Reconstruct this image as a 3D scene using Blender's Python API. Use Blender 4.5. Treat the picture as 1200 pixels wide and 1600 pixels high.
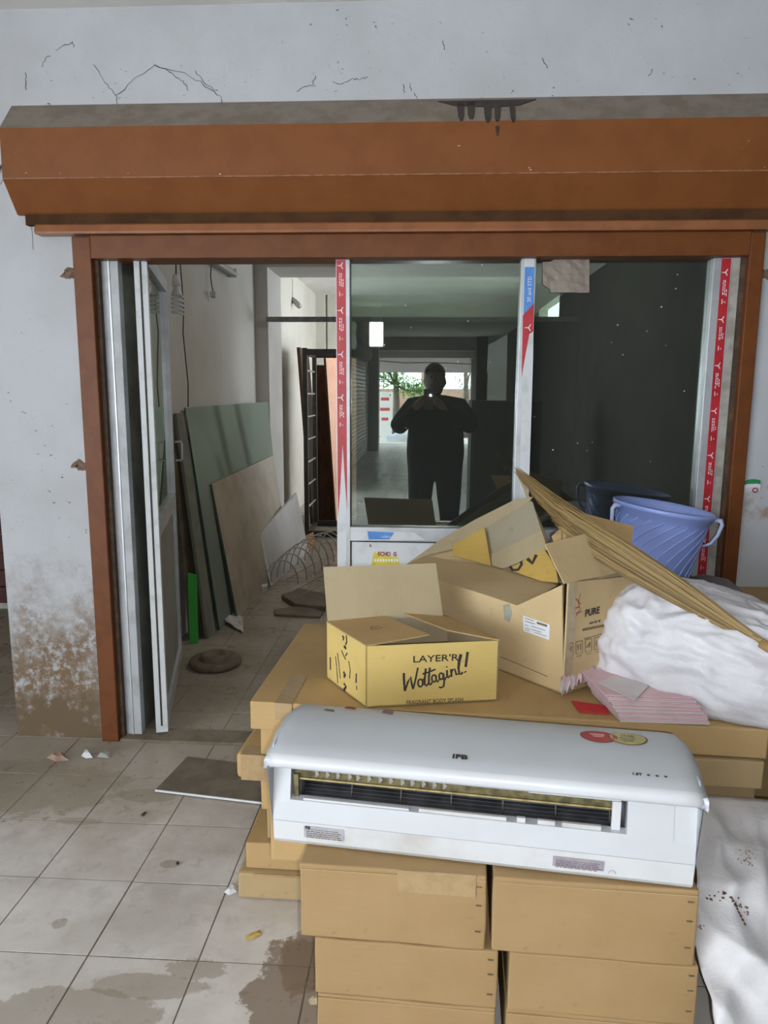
import bpy, bmesh, math, random
from mathutils import Vector, Matrix, noise
random.seed(7)
S = bpy.context.scene
COL = S.collection
for o in list(bpy.data.objects): bpy.data.objects.remove(o, do_unlink=True)

# ------------------------------------------------------------------ camera
F = 1137.0; PITCH, YAW, ROLL = (math.radians(a) for a in (9.38, 3.22, 0.33)); H = 1.5
cp, sp, cy, sy = math.cos(PITCH), math.sin(PITCH), math.cos(YAW), math.sin(YAW)
FWD = Vector((-sy*cp, cy*cp, -sp)); R0 = Vector((cy, sy, 0)); U0 = R0.cross(FWD)
RT = R0*math.cos(ROLL)+U0*math.sin(ROLL); UP = -R0*math.sin(ROLL)+U0*math.cos(ROLL)
EYE = Vector((0, 0, H))
cam = bpy.data.cameras.new('camera'); cam_o = bpy.data.objects.new('camera', cam); COL.objects.link(cam_o)
cam_o.matrix_world = Matrix(((RT.x, UP.x, -FWD.x, 0), (RT.y, UP.y, -FWD.y, 0), (RT.z, UP.z, -FWD.z, H), (0, 0, 0, 1)))
cam.sensor_fit = 'VERTICAL'; cam.sensor_height = 32.0; cam.lens = F/1600*32.0; cam.clip_start = 0.02; cam.clip_end = 200
S.camera = cam_o

# ------------------------------------------------------------------ world, flash, exposure
W = bpy.data.worlds.new('overcast'); S.world = W; W.use_nodes = True
W.node_tree.nodes['Background'].inputs[0].default_value = (0.86, 0.93, 1.0, 1)
W.node_tree.nodes['Background'].inputs[1].default_value = 7.0
def portal(loc, rot, sx, sz):
    l = bpy.data.lights.new('sky_portal', 'AREA'); l.shape = 'RECTANGLE'; l.size = sx; l.size_y = sz
    l.cycles.is_portal = True
    o = bpy.data.objects.new('sky_portal', l); COL.objects.link(o); o.location = loc; o.rotation_euler = rot
portal((-4.55, -3.05, 1.45), (0, -math.pi/2, 0), 2.9, 3.7)      # unseen side left open to let sky light into the arcade
portal((1.52, 8.9, 1.75), (0, math.pi/2, 0), 1.7, 2.6)         # window of the back room
portal((0.2, -15.7, 1.25), (math.pi/2, 0, 0), 3.4, 2.5)         # street end of the arcade
FL = bpy.data.lights.new('phone_flash', 'SPOT'); FL.energy = 47; FL.color = (0.96, 0.98, 1.0); FL.shadow_soft_size = 0.004; FL.spot_size = math.radians(165); FL.spot_blend = .35
FLo = bpy.data.objects.new('phone_flash', FL); COL.objects.link(FLo); FLo.location = (0.036, -0.010, 1.474); FLo.rotation_euler = (math.pi/2, 0, 0)
S.view_settings.view_transform = 'Standard'; S.view_settings.look = 'None'
S.view_settings.exposure = 0.26; S.view_settings.gamma = 1.0; S.view_settings.use_curve_mapping = False
try:
    S.cycles.use_denoising = True; S.cycles.max_bounces = 10; S.cycles.transparent_max_bounces = 12
    S.cycles.sample_clamp_indirect = 8; S.cycles.caustics_reflective = False; S.cycles.caustics_refractive = False
except Exception: pass

# ------------------------------------------------------------------ pixel -> place helpers
def ray(x, y): return FWD + RT*((x-600)/F) - UP*((y-800)/F)
def PY(x, y, Y): d = ray(x, y); return EYE + d*(Y/d.y)
def PZ(x, y, Z): d = ray(x, y); return EYE + d*((Z-H)/d.z)
def PP(x, y, p0, n): d = ray(x, y); return EYE + d*((Vector(p0)-EYE).dot(n)/d.dot(n))
GY = 2.95                                                       # plane of the shop glass
def MR(x, y, depth):                                            # a place behind the photographer, seen in the glass
    p = PY(x, y, depth); return Vector((p.x, 2*GY-p.y, p.z))

# ------------------------------------------------------------------ materials
MATS = {}
class N:
    def __init__(s, name):
        s.m = bpy.data.materials.new(name); s.m.use_nodes = True; s.t = s.m.node_tree; s.n = s.t.nodes; s.l = s.t.links
        s.b = s.n['Principled BSDF']; s.out = s.n['Material Output']; MATS[name] = s.m
    def new(s, typ, **kw):
        q = s.n.new(typ)
        for k, v in kw.items(): setattr(q, k, v)
        return q
    def put(s, sock, v):
        if hasattr(v, 'is_output'): s.l.new(v, sock)
        elif isinstance(v, (tuple, list)) and len(v) == 3 and sock.type == 'RGBA': sock.default_value = (*v, 1)
        else: sock.default_value = v
    def coord(s, world=False, scale=(1, 1, 1)):
        if world: src = s.new('ShaderNodeNewGeometry').outputs['Position']
        else: src = s.new('ShaderNodeTexCoord').outputs['Object']
        if tuple(scale) == (1, 1, 1): return src
        mp = s.new('ShaderNodeMapping'); mp.inputs['Scale'].default_value = scale; s.l.new(src, mp.inputs[0]); return mp.outputs[0]
    def noise(s, co, sc, det=4, rough=.6, dist=0):
        q = s.new('ShaderNodeTexNoise'); s.l.new(co, q.inputs['Vector']); q.inputs['Scale'].default_value = sc
        q.inputs['Detail'].default_value = det; q.inputs['Roughness'].default_value = rough; q.inputs['Distortion'].default_value = dist
        return q.outputs['Fac']
    def smooth(s, v, a, b):
        q = s.new('ShaderNodeMapRange', interpolation_type='SMOOTHSTEP'); s.put(q.inputs[0], v)
        q.inputs[1].default_value = a; q.inputs[2].default_value = b; q.inputs[3].default_value = 0; q.inputs[4].default_value = 1
        return q.outputs[0]
    def math(s, op, a, b=0.0):
        q = s.new('ShaderNodeMath', operation=op); s.put(q.inputs[0], a); s.put(q.inputs[1], b); return q.outputs[0]
    def mix(s, f, a, b):
        q = s.new('ShaderNodeMix', data_type='RGBA'); s.put(q.inputs[0], f); s.put(q.inputs[6], a); s.put(q.inputs[7], b); return q.outputs[2]
    def xyz(s, co):
        q = s.new('ShaderNodeSeparateXYZ'); s.l.new(co, q.inputs[0]); return q.outputs
    def bump(s, h, st=.3, d=.01):
        q = s.new('ShaderNodeBump'); s.put(q.inputs['Height'], h); q.inputs['Strength'].default_value = st; q.inputs['Distance'].default_value = d
        s.l.new(q.outputs[0], s.b.inputs['Normal'])
    def fin(s, col=None, rough=None, metal=None, coat=None, spec=None, alpha=None):
        for k, v in (('Base Color', col), ('Roughness', rough), ('Metallic', metal), ('Coat Weight', coat), ('Specular IOR Level', spec), ('Alpha', alpha)):
            if v is not None: s.put(s.b.inputs[k], v)
        return s.m
def mat(name, c, c2=None, sc=6, lo=.4, hi=.65, det=4, rough=.6, bump=0, bsc=40, metal=0, coat=0, world=False, stretch=(1, 1, 1), spec=None, bd=.004):
    k = N(name); co = k.coord(world, stretch)
    col = k.mix(k.smooth(k.noise(co, sc, det), lo, hi), c, c2) if c2 else c
    if bump: k.bump(k.noise(co, bsc, 5), bump, bd)
    return k.fin(col, rough, metal, coat, spec)
def plaster():
    k = N('plaster'); co = k.coord(True); X, Y, Z = k.xyz(co)[:3]
    col = k.mix(k.smooth(k.noise(co, 2.2, 5), .35, .7), (.52, .538, .572), (.455, .465, .485))
    pits = k.smooth(k.noise(k.coord(True, (1, 1, 1.6)), 46, 2, .5), .70, .76)
    col = k.mix(k.math('MULTIPLY', pits, k.smooth(k.noise(co, 3, 3), .4, .62)), col, (.16, .13, .11))
    # rising damp and mud on the left pier
    zz = k.math('ADD', Z, k.math('MULTIPLY', k.math('SUBTRACT', k.noise(co, 5.5, 6, .7), .5), -1.15))
    low = k.math('SUBTRACT', 1.0, k.smooth(zz, .25, .90))
    side = k.math('SUBTRACT', 1.0, k.smooth(X, -1.45, -1.2))
    m = k.math('MULTIPLY', low, side)
    m = k.math('MULTIPLY', m, k.smooth(k.noise(co, 24, 5, .75), .30, .56))
    col = k.mix(m, col, (.19, .125, .07))
    m2 = k.math('MULTIPLY', k.math('MULTIPLY', side, k.math('SUBTRACT', 1.0, k.smooth(Z, .16, .24))), k.smooth(k.noise(co, 14, 4), .3, .5))
    col = k.mix(m2, col, (.15, .105, .06))
    # brown smear right of the right jamb
    r = k.math('MULTIPLY', k.math('MULTIPLY', k.smooth(X, 1.22, 1.3), k.smooth(k.noise(co, 9, 5, .7), .52, .7)), k.math('MULTIPLY', k.smooth(Z, .85, 1.0), k.math('SUBTRACT', 1.0, k.smooth(Z, 1.1, 1.25))))
    col = k.mix(r, col, (.35, .22, .15))
    k.bump(k.noise(co, 30, 5), .25, .006)
    return k.fin(col, .85)
def blob(k, X, Y, cx, cy_, rx, ry, n, amp):
    a = k.math('DIVIDE', k.math('SUBTRACT', X, cx), rx); b = k.math('DIVIDE', k.math('SUBTRACT', Y, cy_), ry)
    d = k.math('ADD', k.math('MULTIPLY', a, a), k.math('MULTIPLY', b, b))
    d = k.math('ADD', d, k.math('MULTIPLY', k.math('SUBTRACT', n, .5), amp))
    return k.math('SUBTRACT', 1.0, k.smooth(d, .85, 1.05))
def tile_mat():
    k = N('floor_tile'); co = k.coord(True); X, Y, Z = k.xyz(co)[:3]
    n1 = k.noise(co, 2.0, 6, .65); n4 = k.noise(co, 32, 6, .75); n2 = k.noise(co, 9, 5, .7); n3 = k.noise(co, 1.1, 3)
    col = k.mix(k.smooth(n1, .35, .65), (.76, .725, .70), (.60, .565, .525))
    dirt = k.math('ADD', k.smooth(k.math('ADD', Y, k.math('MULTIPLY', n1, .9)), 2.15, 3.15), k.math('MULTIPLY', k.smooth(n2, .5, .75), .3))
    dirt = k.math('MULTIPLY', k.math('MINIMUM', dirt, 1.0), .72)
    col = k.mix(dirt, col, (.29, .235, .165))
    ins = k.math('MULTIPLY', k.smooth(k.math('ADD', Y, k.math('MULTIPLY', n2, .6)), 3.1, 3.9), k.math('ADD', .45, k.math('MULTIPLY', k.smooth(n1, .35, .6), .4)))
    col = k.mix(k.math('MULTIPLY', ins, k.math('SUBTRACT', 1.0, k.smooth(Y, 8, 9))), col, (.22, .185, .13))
    for (cx, c_, rx, ry, am) in ((-.28, 1.55, .16, .26, 3.4), (-.30, 1.72, .07, .12, 3.0)):
        col = k.mix(k.math('MULTIPLY', blob(k, X, Y, cx, c_, rx, ry, n2, am), .8), col, (.22, .16, .11))
    for (cx, c_, rx, ry, am) in ((-.70, 1.60, .15, .045, 1.3), (-.58, 1.66, .08, .035, 1.0), (-.83, 1.50, .22, .09, 1.4), (-1.02, 1.80, .022, .022, .9), (-.80, 2.08, .03, .022, .5), (-.5, 2.07, .07, .03, .6), (-1.2, 2.29, .09, .022, .6), (-1.02, 2.47, .11, .05, 1.2), (-1.6, 2.5, .5, .2, 2.4)):
        col = k.mix(k.math('MULTIPLY', blob(k, X, Y, cx, c_, rx, ry, n4 if rx < .1 else n2, am*(3.0 if rx < .1 else 1.6)), .55), col, (.28, .235, .165))
    k.put(k.b.inputs['Roughness'], .5)
    rg = k.math('ADD', .22, k.math('MULTIPLY', k.smooth(n2, .3, .7), .35))
    k.bump(n2, .08, .004)
    return k.fin(col, rg, spec=.4)
def cardboard(name, c, c2, flute=(1, 1, 60), rough=.78):
    k = N(name); co = k.coord(); fl = k.coord(False, flute)
    col = k.mix(k.smooth(k.noise(co, 3.5, 5), .35, .7), c, c2)
    st = k.smooth(k.noise(fl, 6, 3), .3, .75)
    col = k.mix(k.math('MULTIPLY', st, .09), col, tuple(v*.72 for v in c2))
    col = k.mix(k.math('MULTIPLY', k.smooth(k.noise(co, 22, 4), .62, .75), .35), col, tuple(v*.6 for v in c2))
    k.bump(k.noise(fl, 6, 2), .12, .003)
    return k.fin(col, rough, spec=.3)
def glass_mat(name, tint, refl, dirt=.03, haze=(.5, .5, .47)):
    k = N(name); co = k.coord(True)
    tr = k.new('ShaderNodeBsdfTransparent'); k.put(tr.inputs[0], tint)
    gl = k.new('ShaderNodeBsdfGlossy'); gl.inputs['Roughness'].default_value = 0.0; k.put(gl.inputs[0], (.93, 1, .96))
    fr = k.new('ShaderNodeFresnel'); fr.inputs[0].default_value = 1.5
    f = k.math('MINIMUM', k.math('MULTIPLY', fr.outputs[0], refl/.04), .9)
    ms = k.new('ShaderNodeMixShader'); k.l.new(f, ms.inputs[0]); k.l.new(tr.outputs[0], ms.inputs[1]); k.l.new(gl.outputs[0], ms.inputs[2])
    df = k.new('ShaderNodeBsdfDiffuse'); k.put(df.inputs[0], haze)
    sm = k.new('ShaderNodeMixShader'); spots = k.smooth(k.noise(co, 55, 3, .6), .71, .75)
    k.l.new(k.math('ADD', dirt, k.math('MULTIPLY', spots, .25)), sm.inputs[0]); k.l.new(ms.outputs[0], sm.inputs[1]); k.l.new(df.outputs[0], sm.inputs[2])
    k.l.new(sm.outputs[0], k.out.inputs[0]); return k.m
def sack_mat(name, c, c2):
    k = N(name); co = k.coord(); col = k.mix(k.smooth(k.noise(co, 4, 5), .35, .7), c, c2)
    w = k.noise(k.coord(False, (1, 1, 1)), 14, 6, .7, 1.5); k.bump(w, .35, .012)
    k.put(k.b.inputs['Sheen Weight'], .1)
    return k.fin(col, .42, spec=.45)
def emit(name, c, st):
    k = N(name); e = k.new('ShaderNodeEmission'); k.put(e.inputs[0], c); e.inputs[1].default_value = st; k.l.new(e.outputs[0], k.out.inputs[0]); return k.m
PL = plaster(); TILE = tile_mat()
GROUT = mat('grout', (.16, .13, .10), (.22, .18, .14), 14, rough=.9, world=True)
HOOD = mat('brown_enamel', (.215, .076, .022), (.19, .066, .018), 9, spec=.25, rough=.45, bump=.05, bsc=60, world=True)
HOODTOP = mat('dusty_enamel', (.235, .20, .165), (.19, .155, .12), 14, rough=.85, world=True)
JAMB = mat('brown_steel', (.165, .055, .016), (.14, .045, .014), 13, spec=.25, rough=.45, bump=.08, bsc=50, world=True)
RUST = mat('dark_rust', (.06, .04, .028), (.12, .07, .04), 20, rough=.8, world=True)
CEIL = mat('ceiling_paint', (.76, .75, .71), (.70, .69, .65), 3, rough=.9, world=True)
INWALL = mat('inner_paint', (.55, .535, .50), (.49, .47, .43), 1.6, rough=.75, world=True)
BACKWALL = mat('cream_paint', (.68, .655, .58), (.62, .59, .52), 1.6, rough=.75, world=True)
ALU = mat('aluminium', (.55, .57, .60), (.45, .46, .48), 8, rough=.38, metal=.35, bump=.03, world=True)
ALUD = mat('dark_aluminium', (.13, .125, .11), (.19, .18, .16), 8, rough=.5, world=True)
FILM = mat('white_film', (.63, .66, .68), (.52, .55, .56), 12, lo=.5, hi=.7, rough=.45, world=True)
RED = mat('red_film', (.50, .028, .04), (.40, .02, .03), 12, rough=.35, coat=.3)
BLUE = mat('blue_film', (.10, .30, .72), (.08, .24, .62), 12, rough=.35, coat=.3)
INKW = mat('white_print', (.78, .78, .80), rough=.5)
INK = mat('black_print', (.028, .022, .02), (.05, .04, .03), 60, rough=.7)
INKG = mat('faded_print', (.16, .12, .07), (.22, .16, .09), 60, rough=.8)
INKR = mat('red_print', (.33, .035, .03), rough=.7)
YELP = mat('yellow_paper', (.72, .60, .08), (.6, .5, .07), 30, rough=.6)
PANE = glass_mat('tinted_glass', (.46, .54, .48), .24, .03)
CLEAR = glass_mat('clear_glass', (.80, .86, .82), .05, .02)
SHEETG = glass_mat('green_glass', (.66, .78, .71), .018, .42, (.40, .44, .38))
BLACKP = mat('black_laminate', (.03, .03, .026), (.04, .038, .032), 4, rough=.6, spec=.15)
CARD = cardboard('kraft_card', (.50, .335, .155), (.43, .285, .125))
CARDF = cardboard('kraft_card_warm', (.385, .255, .122), (.34, .22, .10))
CARDD = cardboard('kraft_card_dull', (.46, .335, .18), (.39, .28, .145))
CARDG = cardboard('card_inner_grey', (.37, .325, .235), (.32, .275, .19), (60, 1, 1))
CARDI = cardboard('card_inner_tan', (.44, .36, .225), (.39, .31, .19), (60, 1, 1))
CARDY = cardboard('card_yellow', (.56, .38, .10), (.48, .31, .08))
TAPE = mat('parcel_tape', (.41, .28, .135), (.36, .24, .11), 20, rough=.14, coat=.9, bump=.7, bsc=60)
WTAPE = mat('clear_tape', (.62, .60, .55), (.5, .45, .35), 20, rough=.15, coat=.6)
ACW = mat('white_plastic', (.60, .62, .655), (.575, .59, .615), 4, rough=.33, coat=.2)
ACWD = mat('soiled_plastic', (.63, .64, .655), (.50, .48, .45), 5, lo=.45, hi=.8, rough=.45)
ACG = mat('grey_panel', (.52, .55, .585), (.50, .525, .555), 4, rough=.42, coat=.08)
ACD = mat('dark_blower', (.025, .026, .03), (.05, .05, .055), 20, rough=.4)
BRASS = mat('grimy_fins', (.20, .17, .08), (.09, .08, .04), 40, rough=.5, metal=.3, bump=.3, bsc=90)
GILT = mat('gilt_edge', (.62, .50, .22), (.4, .32, .14), 40, rough=.3, metal=.5)
LBL = mat('grey_label', (.42, .42, .46), (.36, .36, .40), 40, rough=.4)
LBLW = mat('white_label', (.74, .76, .80), rough=.5)
BUCK = mat('blue_plastic', (.34, .45, .93), (.31, .42, .87), 5, rough=.3, coat=.25)
BUCKL = mat('pale_blue_plastic', (.52, .58, .86), rough=.35)
SACK = sack_mat('woven_sack', (.69, .68, .725), (.57, .56, .585))
SACKD = sack_mat('soiled_sack', (.68, .675, .70), (.56, .545, .55))
PINK = mat('pink_paper', (.70, .50, .53), (.64, .42, .46), 12, rough=.7)
PAPW = mat('pale_paper', (.66, .60, .61), (.58, .52, .53), 10, rough=.7)
REDP = mat('red_card', (.55, .03, .035), rough=.5)
POLY = mat('crumpled_poly', (.66, .60, .62), (.70, .50, .53), 16, rough=.35, bump=.3, bsc=30)
GRASS = [mat('broom_grass_%d' % i, c, rough=.65) for i, c in enumerate(((.30, .20, .075), (.22, .14, .05), (.38, .27, .11), (.14, .085, .03)))]
DUSTB = mat('dusty_board', (.135, .11, .08), (.18, .15, .11), 9, rough=.75)
DARKM = mat('black_steel', (.028, .024, .02), (.05, .04, .03), 12, rough=.5)
ROD = mat('pale_rod', (.38, .36, .33), rough=.4, metal=.4)
WOODD = mat('dark_wood', (.085, .04, .022), (.05, .025, .015), 5, rough=.6, stretch=(6, 6, 1))
WOODO = mat('orange_board', (.74, .40, .26), (.66, .34, .21), 4, rough=.6)
PLY = mat('beige_board', (.40, .34, .26), (.33, .275, .20), 4, rough=.6)
WHB = mat('grey_white_board', (.46, .44, .43), (.40, .375, .36), 5, rough=.5)
GREEN = mat('green_plastic', (.05, .42, .06), rough=.45)
GEDGE = mat('glass_edge', (.03, .065, .045), (.05, .09, .065), 8, rough=.25, coat=.4)
BULBM = mat('milk_glass', (.72, .73, .72), rough=.25, coat=.5)
CABLE = mat('dark_cable', (.05, .04, .03), rough=.6)
CRACK = mat('cobweb_dark', (.07, .055, .045), rough=.9)
CLAY = mat('brown_cast_disc', (.16, .12, .085), (.12, .09, .06), 14, rough=.7)
RAG = mat('white_rag', (.55, .53, .49), (.42, .40, .36), 18, rough=.9)
PAPERB = mat('brown_paper', (.30, .26, .22), (.24, .20, .17), 8, rough=.8, bump=.2, bsc=25)
GREYC = mat('grey_card', (.27, .255, .26), (.22, .205, .205), 8, rough=.8)
SHUTB = mat('red_brown_shutter', (.11, .035, .025), (.08, .025, .02), 4, rough=.5)
SHIRT = mat('black_shirt', (.010, .010, .012), rough=.9, spec=.05)
TROU = mat('dark_trousers', (.012, .013, .02), rough=.85, spec=.1)
SKIN = mat('brown_skin', (.11, .055, .035), rough=.55)
HAIR = mat('black_hair', (.008, .007, .006), rough=.6)
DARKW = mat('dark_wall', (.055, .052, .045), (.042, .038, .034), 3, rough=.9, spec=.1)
ARCW = mat('arcade_paint', (.62, .61, .58), (.54, .525, .49), 2, rough=.85, world=True)
BEAM = mat('beam_paint', (.5, .49, .46), (.42, .41, .385), 2, rough=.85, world=True)
STREET = mat('street_concrete', (.52, .50, .47), (.45, .43, .40), 1.5, rough=.9, world=True)
YARDW = mat('yard_wall', (.40, .26, .19), (.34, .23, .17), 3, rough=.9, world=True)
LEAF = mat('leaf_green', (.13, .33, .06), (.20, .42, .10), 6, rough=.6)
BARK = mat('bark', (.14, .11, .085), (.10, .08, .06), 12, rough=.9)
PALE = mat('pale_metal', (.60, .60, .60), rough=.5)

# ------------------------------------------------------------------ object helpers
def newobj(name, bm, m, parent=None, smooth=False):
    me = bpy.data.meshes.new(name)
    bmesh.ops.recalc_face_normals(bm, faces=bm.faces[:]); bm.to_mesh(me); bm.free()
    for x in (m if isinstance(m, (list, tuple)) else [m]): me.materials.append(x)
    if smooth:
        for p in me.polygons: p.use_smooth = True
    o = bpy.data.objects.new(name, me); COL.objects.link(o)
    if parent: o.parent = parent
    return o
def tag(o, label, cat, group=None):
    o['label'] = label; o['category'] = cat
    if group: o['group'] = group
    return o
def thing(name, label, cat, loc=(0, 0, 0), rz=0, group=None):
    o = bpy.data.objects.new(name, None); COL.objects.link(o); o.location = loc; o.rotation_euler = (0, 0, rz)
    o.empty_display_size = .1
    return tag(o, label, cat, group)
def struct(o, label=None, cat=None):
    o['kind'] = 'structure'
    if label: o['label'] = label
    if cat: o['category'] = cat
    return o
def sroot(name, label, cat, loc=(0, 0, 0)):
    o = bpy.data.objects.new(name, None); COL.objects.link(o); o.location = loc; return struct(o, label, cat)
def stuff(o): o['kind'] = 'stuff'; return o
def BX(bm, x0, x1, y0, y1, z0, z1, bev=0):
    g = bmesh.ops.create_cube(bm, size=1)
    for v in g['verts']: v.co = Vector((x0+(v.co.x+.5)*(x1-x0), y0+(v.co.y+.5)*(y1-y0), z0+(v.co.z+.5)*(z1-z0)))
    if bev:
        es = list({e for v in g['verts'] for e in v.link_edges}); bmesh.ops.bevel(bm, geom=es, offset=bev, segments=2, affect='EDGES', profile=.6)
def box(name, x0, x1, y0, y1, z0, z1, m, parent=None, bev=0):
    bm = bmesh.new(); BX(bm, x0, x1, y0, y1, z0, z1, bev); return newobj(name, bm, m, parent)
def slab_bm(bm, pts, vec):
    pts = [Vector(p) for p in pts]; vec = Vector(vec); n = len(pts)
    a = [bm.verts.new(p) for p in pts]; b = [bm.verts.new(p+vec) for p in pts]
    fs = [bm.faces.new(a), bm.faces.new(b[::-1])]
    for i in range(n): bm.faces.new((a[i], b[i], b[(i+1) % n], a[(i+1) % n]))
    bmesh.ops.triangulate(bm, faces=fs)
def slab(name, pts, vec, m, parent=None):
    bm = bmesh.new(); slab_bm(bm, pts, vec); return newobj(name, bm, m, parent)
def prism(bm, prof, x0, x1, axis='x'):                           # profile (y, z) swept along x
    slab_bm(bm, [(x0, p[0], p[1]) for p in prof], (x1-x0, 0, 0))
def TUBE(bm, pts, r, seg=6, cap=True):
    pts = [Vector(p) for p in pts]; rs = r if isinstance(r, (list, tuple)) else [r]*len(pts); rings = []; ref = None
    for i, p in enumerate(pts):
        d = (pts[min(i+1, len(pts)-1)]-pts[max(i-1, 0)]); d = d.normalized() if d.length > 1e-9 else Vector((0, 0, 1))
        if ref is None: ref = Vector((0, 0, 1)) if abs(d.z) < .9 else Vector((1, 0, 0))
        u = (ref-d*ref.dot(d)).normalized(); v = d.cross(u); ref = u
        rings.append([bm.verts.new(p+(u*math.cos(2*math.pi*k/seg)+v*math.sin(2*math.pi*k/seg))*rs[i]) for k in range(seg)])
    for a, b in zip(rings, rings[1:]):
        for k in range(seg): bm.faces.new((a[k], a[(k+1) % seg], b[(k+1) % seg], b[k]))
    if cap and seg > 2: bm.faces.new(rings[0][::-1]); bm.faces.new(rings[-1])
def tube(name, pts, r, m, parent=None, seg=6):
    bm = bmesh.new(); TUBE(bm, pts, r, seg); return newobj(name, bm, m, parent, True)
def LATHE(bm, prof, cx, cy_, seg=40, cap=False):
    rings = [[bm.verts.new((cx+r*math.cos(2*math.pi*k/seg), cy_+r*math.sin(2*math.pi*k/seg), z)) for k in range(seg)] for r, z in prof]
    for a, b in zip(rings, rings[1:]):
        for k in range(seg): bm.faces.new((a[k], a[(k+1) % seg], b[(k+1) % seg], b[k]))
    if cap: bm.faces.new(rings[0][::-1]); bm.faces.new(rings[-1])
def text(name, body, size, mtx, m, parent, ext=.0004, shear=0, offset=0, sx=1.0, align='CENTER'):
    c = bpy.data.curves.new('lettering', 'FONT'); c.body = body; c.size = size; c.extrude = ext; c.shear = shear; c.offset = offset
    c.align_x = align; c.align_y = 'CENTER'; c.resolution_u = 3
    t = bpy.data.objects.new('lettering_source', c); COL.objects.link(t)
    me = bpy.data.meshes.new_from_object(t.evaluated_get(bpy.context.evaluated_depsgraph_get()))
    bpy.data.objects.remove(t, do_unlink=True); bpy.data.curves.remove(c)
    me.transform(mtx @ Matrix.Diagonal((sx, 1, 1, 1))); me.materials.clear(); me.materials.append(m); me.name = name
    o = bpy.data.objects.new(name, me); COL.objects.link(o); o.parent = parent; return o
def frame(o, ux, uy):                                             # matrix with local x along ux, y along uy
    ux = Vector(ux).normalized(); uy = Vector(uy); uy = (uy-ux*uy.dot(ux)).normalized(); uz = ux.cross(uy)
    return Matrix(((ux.x, uy.x, uz.x, o[0]), (ux.y, uy.y, uz.y, o[1]), (ux.z, uy.z, uz.z, o[2]), (0, 0, 0, 1)))
def poly_px(name, px, Y, th, m, parent=None):                     # flat piece on a plane y = const
    return slab(name, [PY(x, y, Y) for x, y in px], (0, th, 0), m, parent)

# ================================================================== THE SETTING
XL, XR = -1.768, 1.95
bm = bmesh.new()
BX(bm, XL, -1.36, 2.9, 3.06, 0, 2.9); BX(bm, 1.225, XR, 2.9, 3.06, 0, 2.9); BX(bm, -1.36, 1.225, 2.9, 3.06, 2.07, 2.9)
wf = struct(newobj('wall_front', bm, PL), 'dirty white plastered shop front wall around the opening', 'wall')
def webs(name, lines, r):
    for ln in lines:
        pts = [PY(x, y, 2.8985) for x, y in ln]; dense = []
        for a, b in zip(pts, pts[1:]):
            for k in range(5): q = a.lerp(b, k/5); dense.append(q+Vector((random.uniform(-.004, .004), 0, random.uniform(-.004, .004))))
        dense.append(pts[-1]); tube(name, dense, [r*random.uniform(.5, 1.2) for _ in dense], CRACK, wf, 4)
webs('wall_crack', [[(147, 100), (165, 128), (181, 150), (184, 163)], [(181, 150), (212, 122), (242, 102), (270, 115), (287, 128), (294, 141)], [(242, 102), (285, 112), (312, 128), (335, 143), (347, 155), (346, 163)], [(305, 112), (322, 133), (340, 141)],
                    [(463, 143), (476, 134), (488, 133), (493, 118)], [(520, 128), (532, 133), (548, 123), (560, 124), (575, 120)], [(40, 115), (41, 140)], [(49, 342), (52, 390)], [(0, 258), (8, 250)], [(0, 288), (9, 275)], [(66, 105), (72, 90), (79, 88)], [(693, 62), (694, 78)], [(846, 90), (851, 101), (856, 105)], [(630, 132), (632, 145)], [(640, 130), (643, 142)], [(1013, 118), (1020, 108)], [(648, 145), (652, 158)], [(88, 78), (112, 66), (116, 74)]], .0011)
for (px, py) in ((108, 428), (127, 728), (1196, 428)):             # broken plaster holes by the jamb
    c = PY(px, py, 2.8985); bm = bmesh.new()
    for r, dz in ((.028, 0), (.018, -.004)):
        ring = [c+Vector((math.cos(a)*r*random.uniform(.5, 1.5)*1.2, dz*.4, math.sin(a)*r*random.uniform(.4, 1.1))) for a in [k*math.pi/9 for k in range(18)]]
        slab_bm(bm, ring, (0, .0014, 0))
    newobj('plaster_hole', bm, mat('hole_brown', (.20, .13, .09), (.10, .07, .05), 60, rough=.9), wf)
# floor: slab + tiles
TS, TX, TY = .3007, -.8854, 2.290
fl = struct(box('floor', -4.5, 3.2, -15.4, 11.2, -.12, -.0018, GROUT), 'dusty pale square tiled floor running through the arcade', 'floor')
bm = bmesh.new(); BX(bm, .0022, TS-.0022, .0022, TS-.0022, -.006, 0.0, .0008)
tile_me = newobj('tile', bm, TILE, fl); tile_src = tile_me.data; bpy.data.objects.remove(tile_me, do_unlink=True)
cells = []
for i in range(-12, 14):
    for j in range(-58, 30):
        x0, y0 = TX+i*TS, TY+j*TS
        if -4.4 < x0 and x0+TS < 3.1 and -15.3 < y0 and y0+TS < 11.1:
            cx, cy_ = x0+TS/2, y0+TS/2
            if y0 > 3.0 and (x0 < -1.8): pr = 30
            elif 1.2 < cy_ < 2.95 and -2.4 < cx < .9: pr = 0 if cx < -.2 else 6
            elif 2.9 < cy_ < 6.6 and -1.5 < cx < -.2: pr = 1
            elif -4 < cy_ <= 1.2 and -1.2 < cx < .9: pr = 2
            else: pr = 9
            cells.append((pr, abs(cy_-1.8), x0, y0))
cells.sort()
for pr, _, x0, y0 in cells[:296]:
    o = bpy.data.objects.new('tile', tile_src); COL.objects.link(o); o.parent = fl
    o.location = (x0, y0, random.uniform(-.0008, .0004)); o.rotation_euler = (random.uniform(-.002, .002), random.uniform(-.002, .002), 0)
vs, fs = [], []
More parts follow.
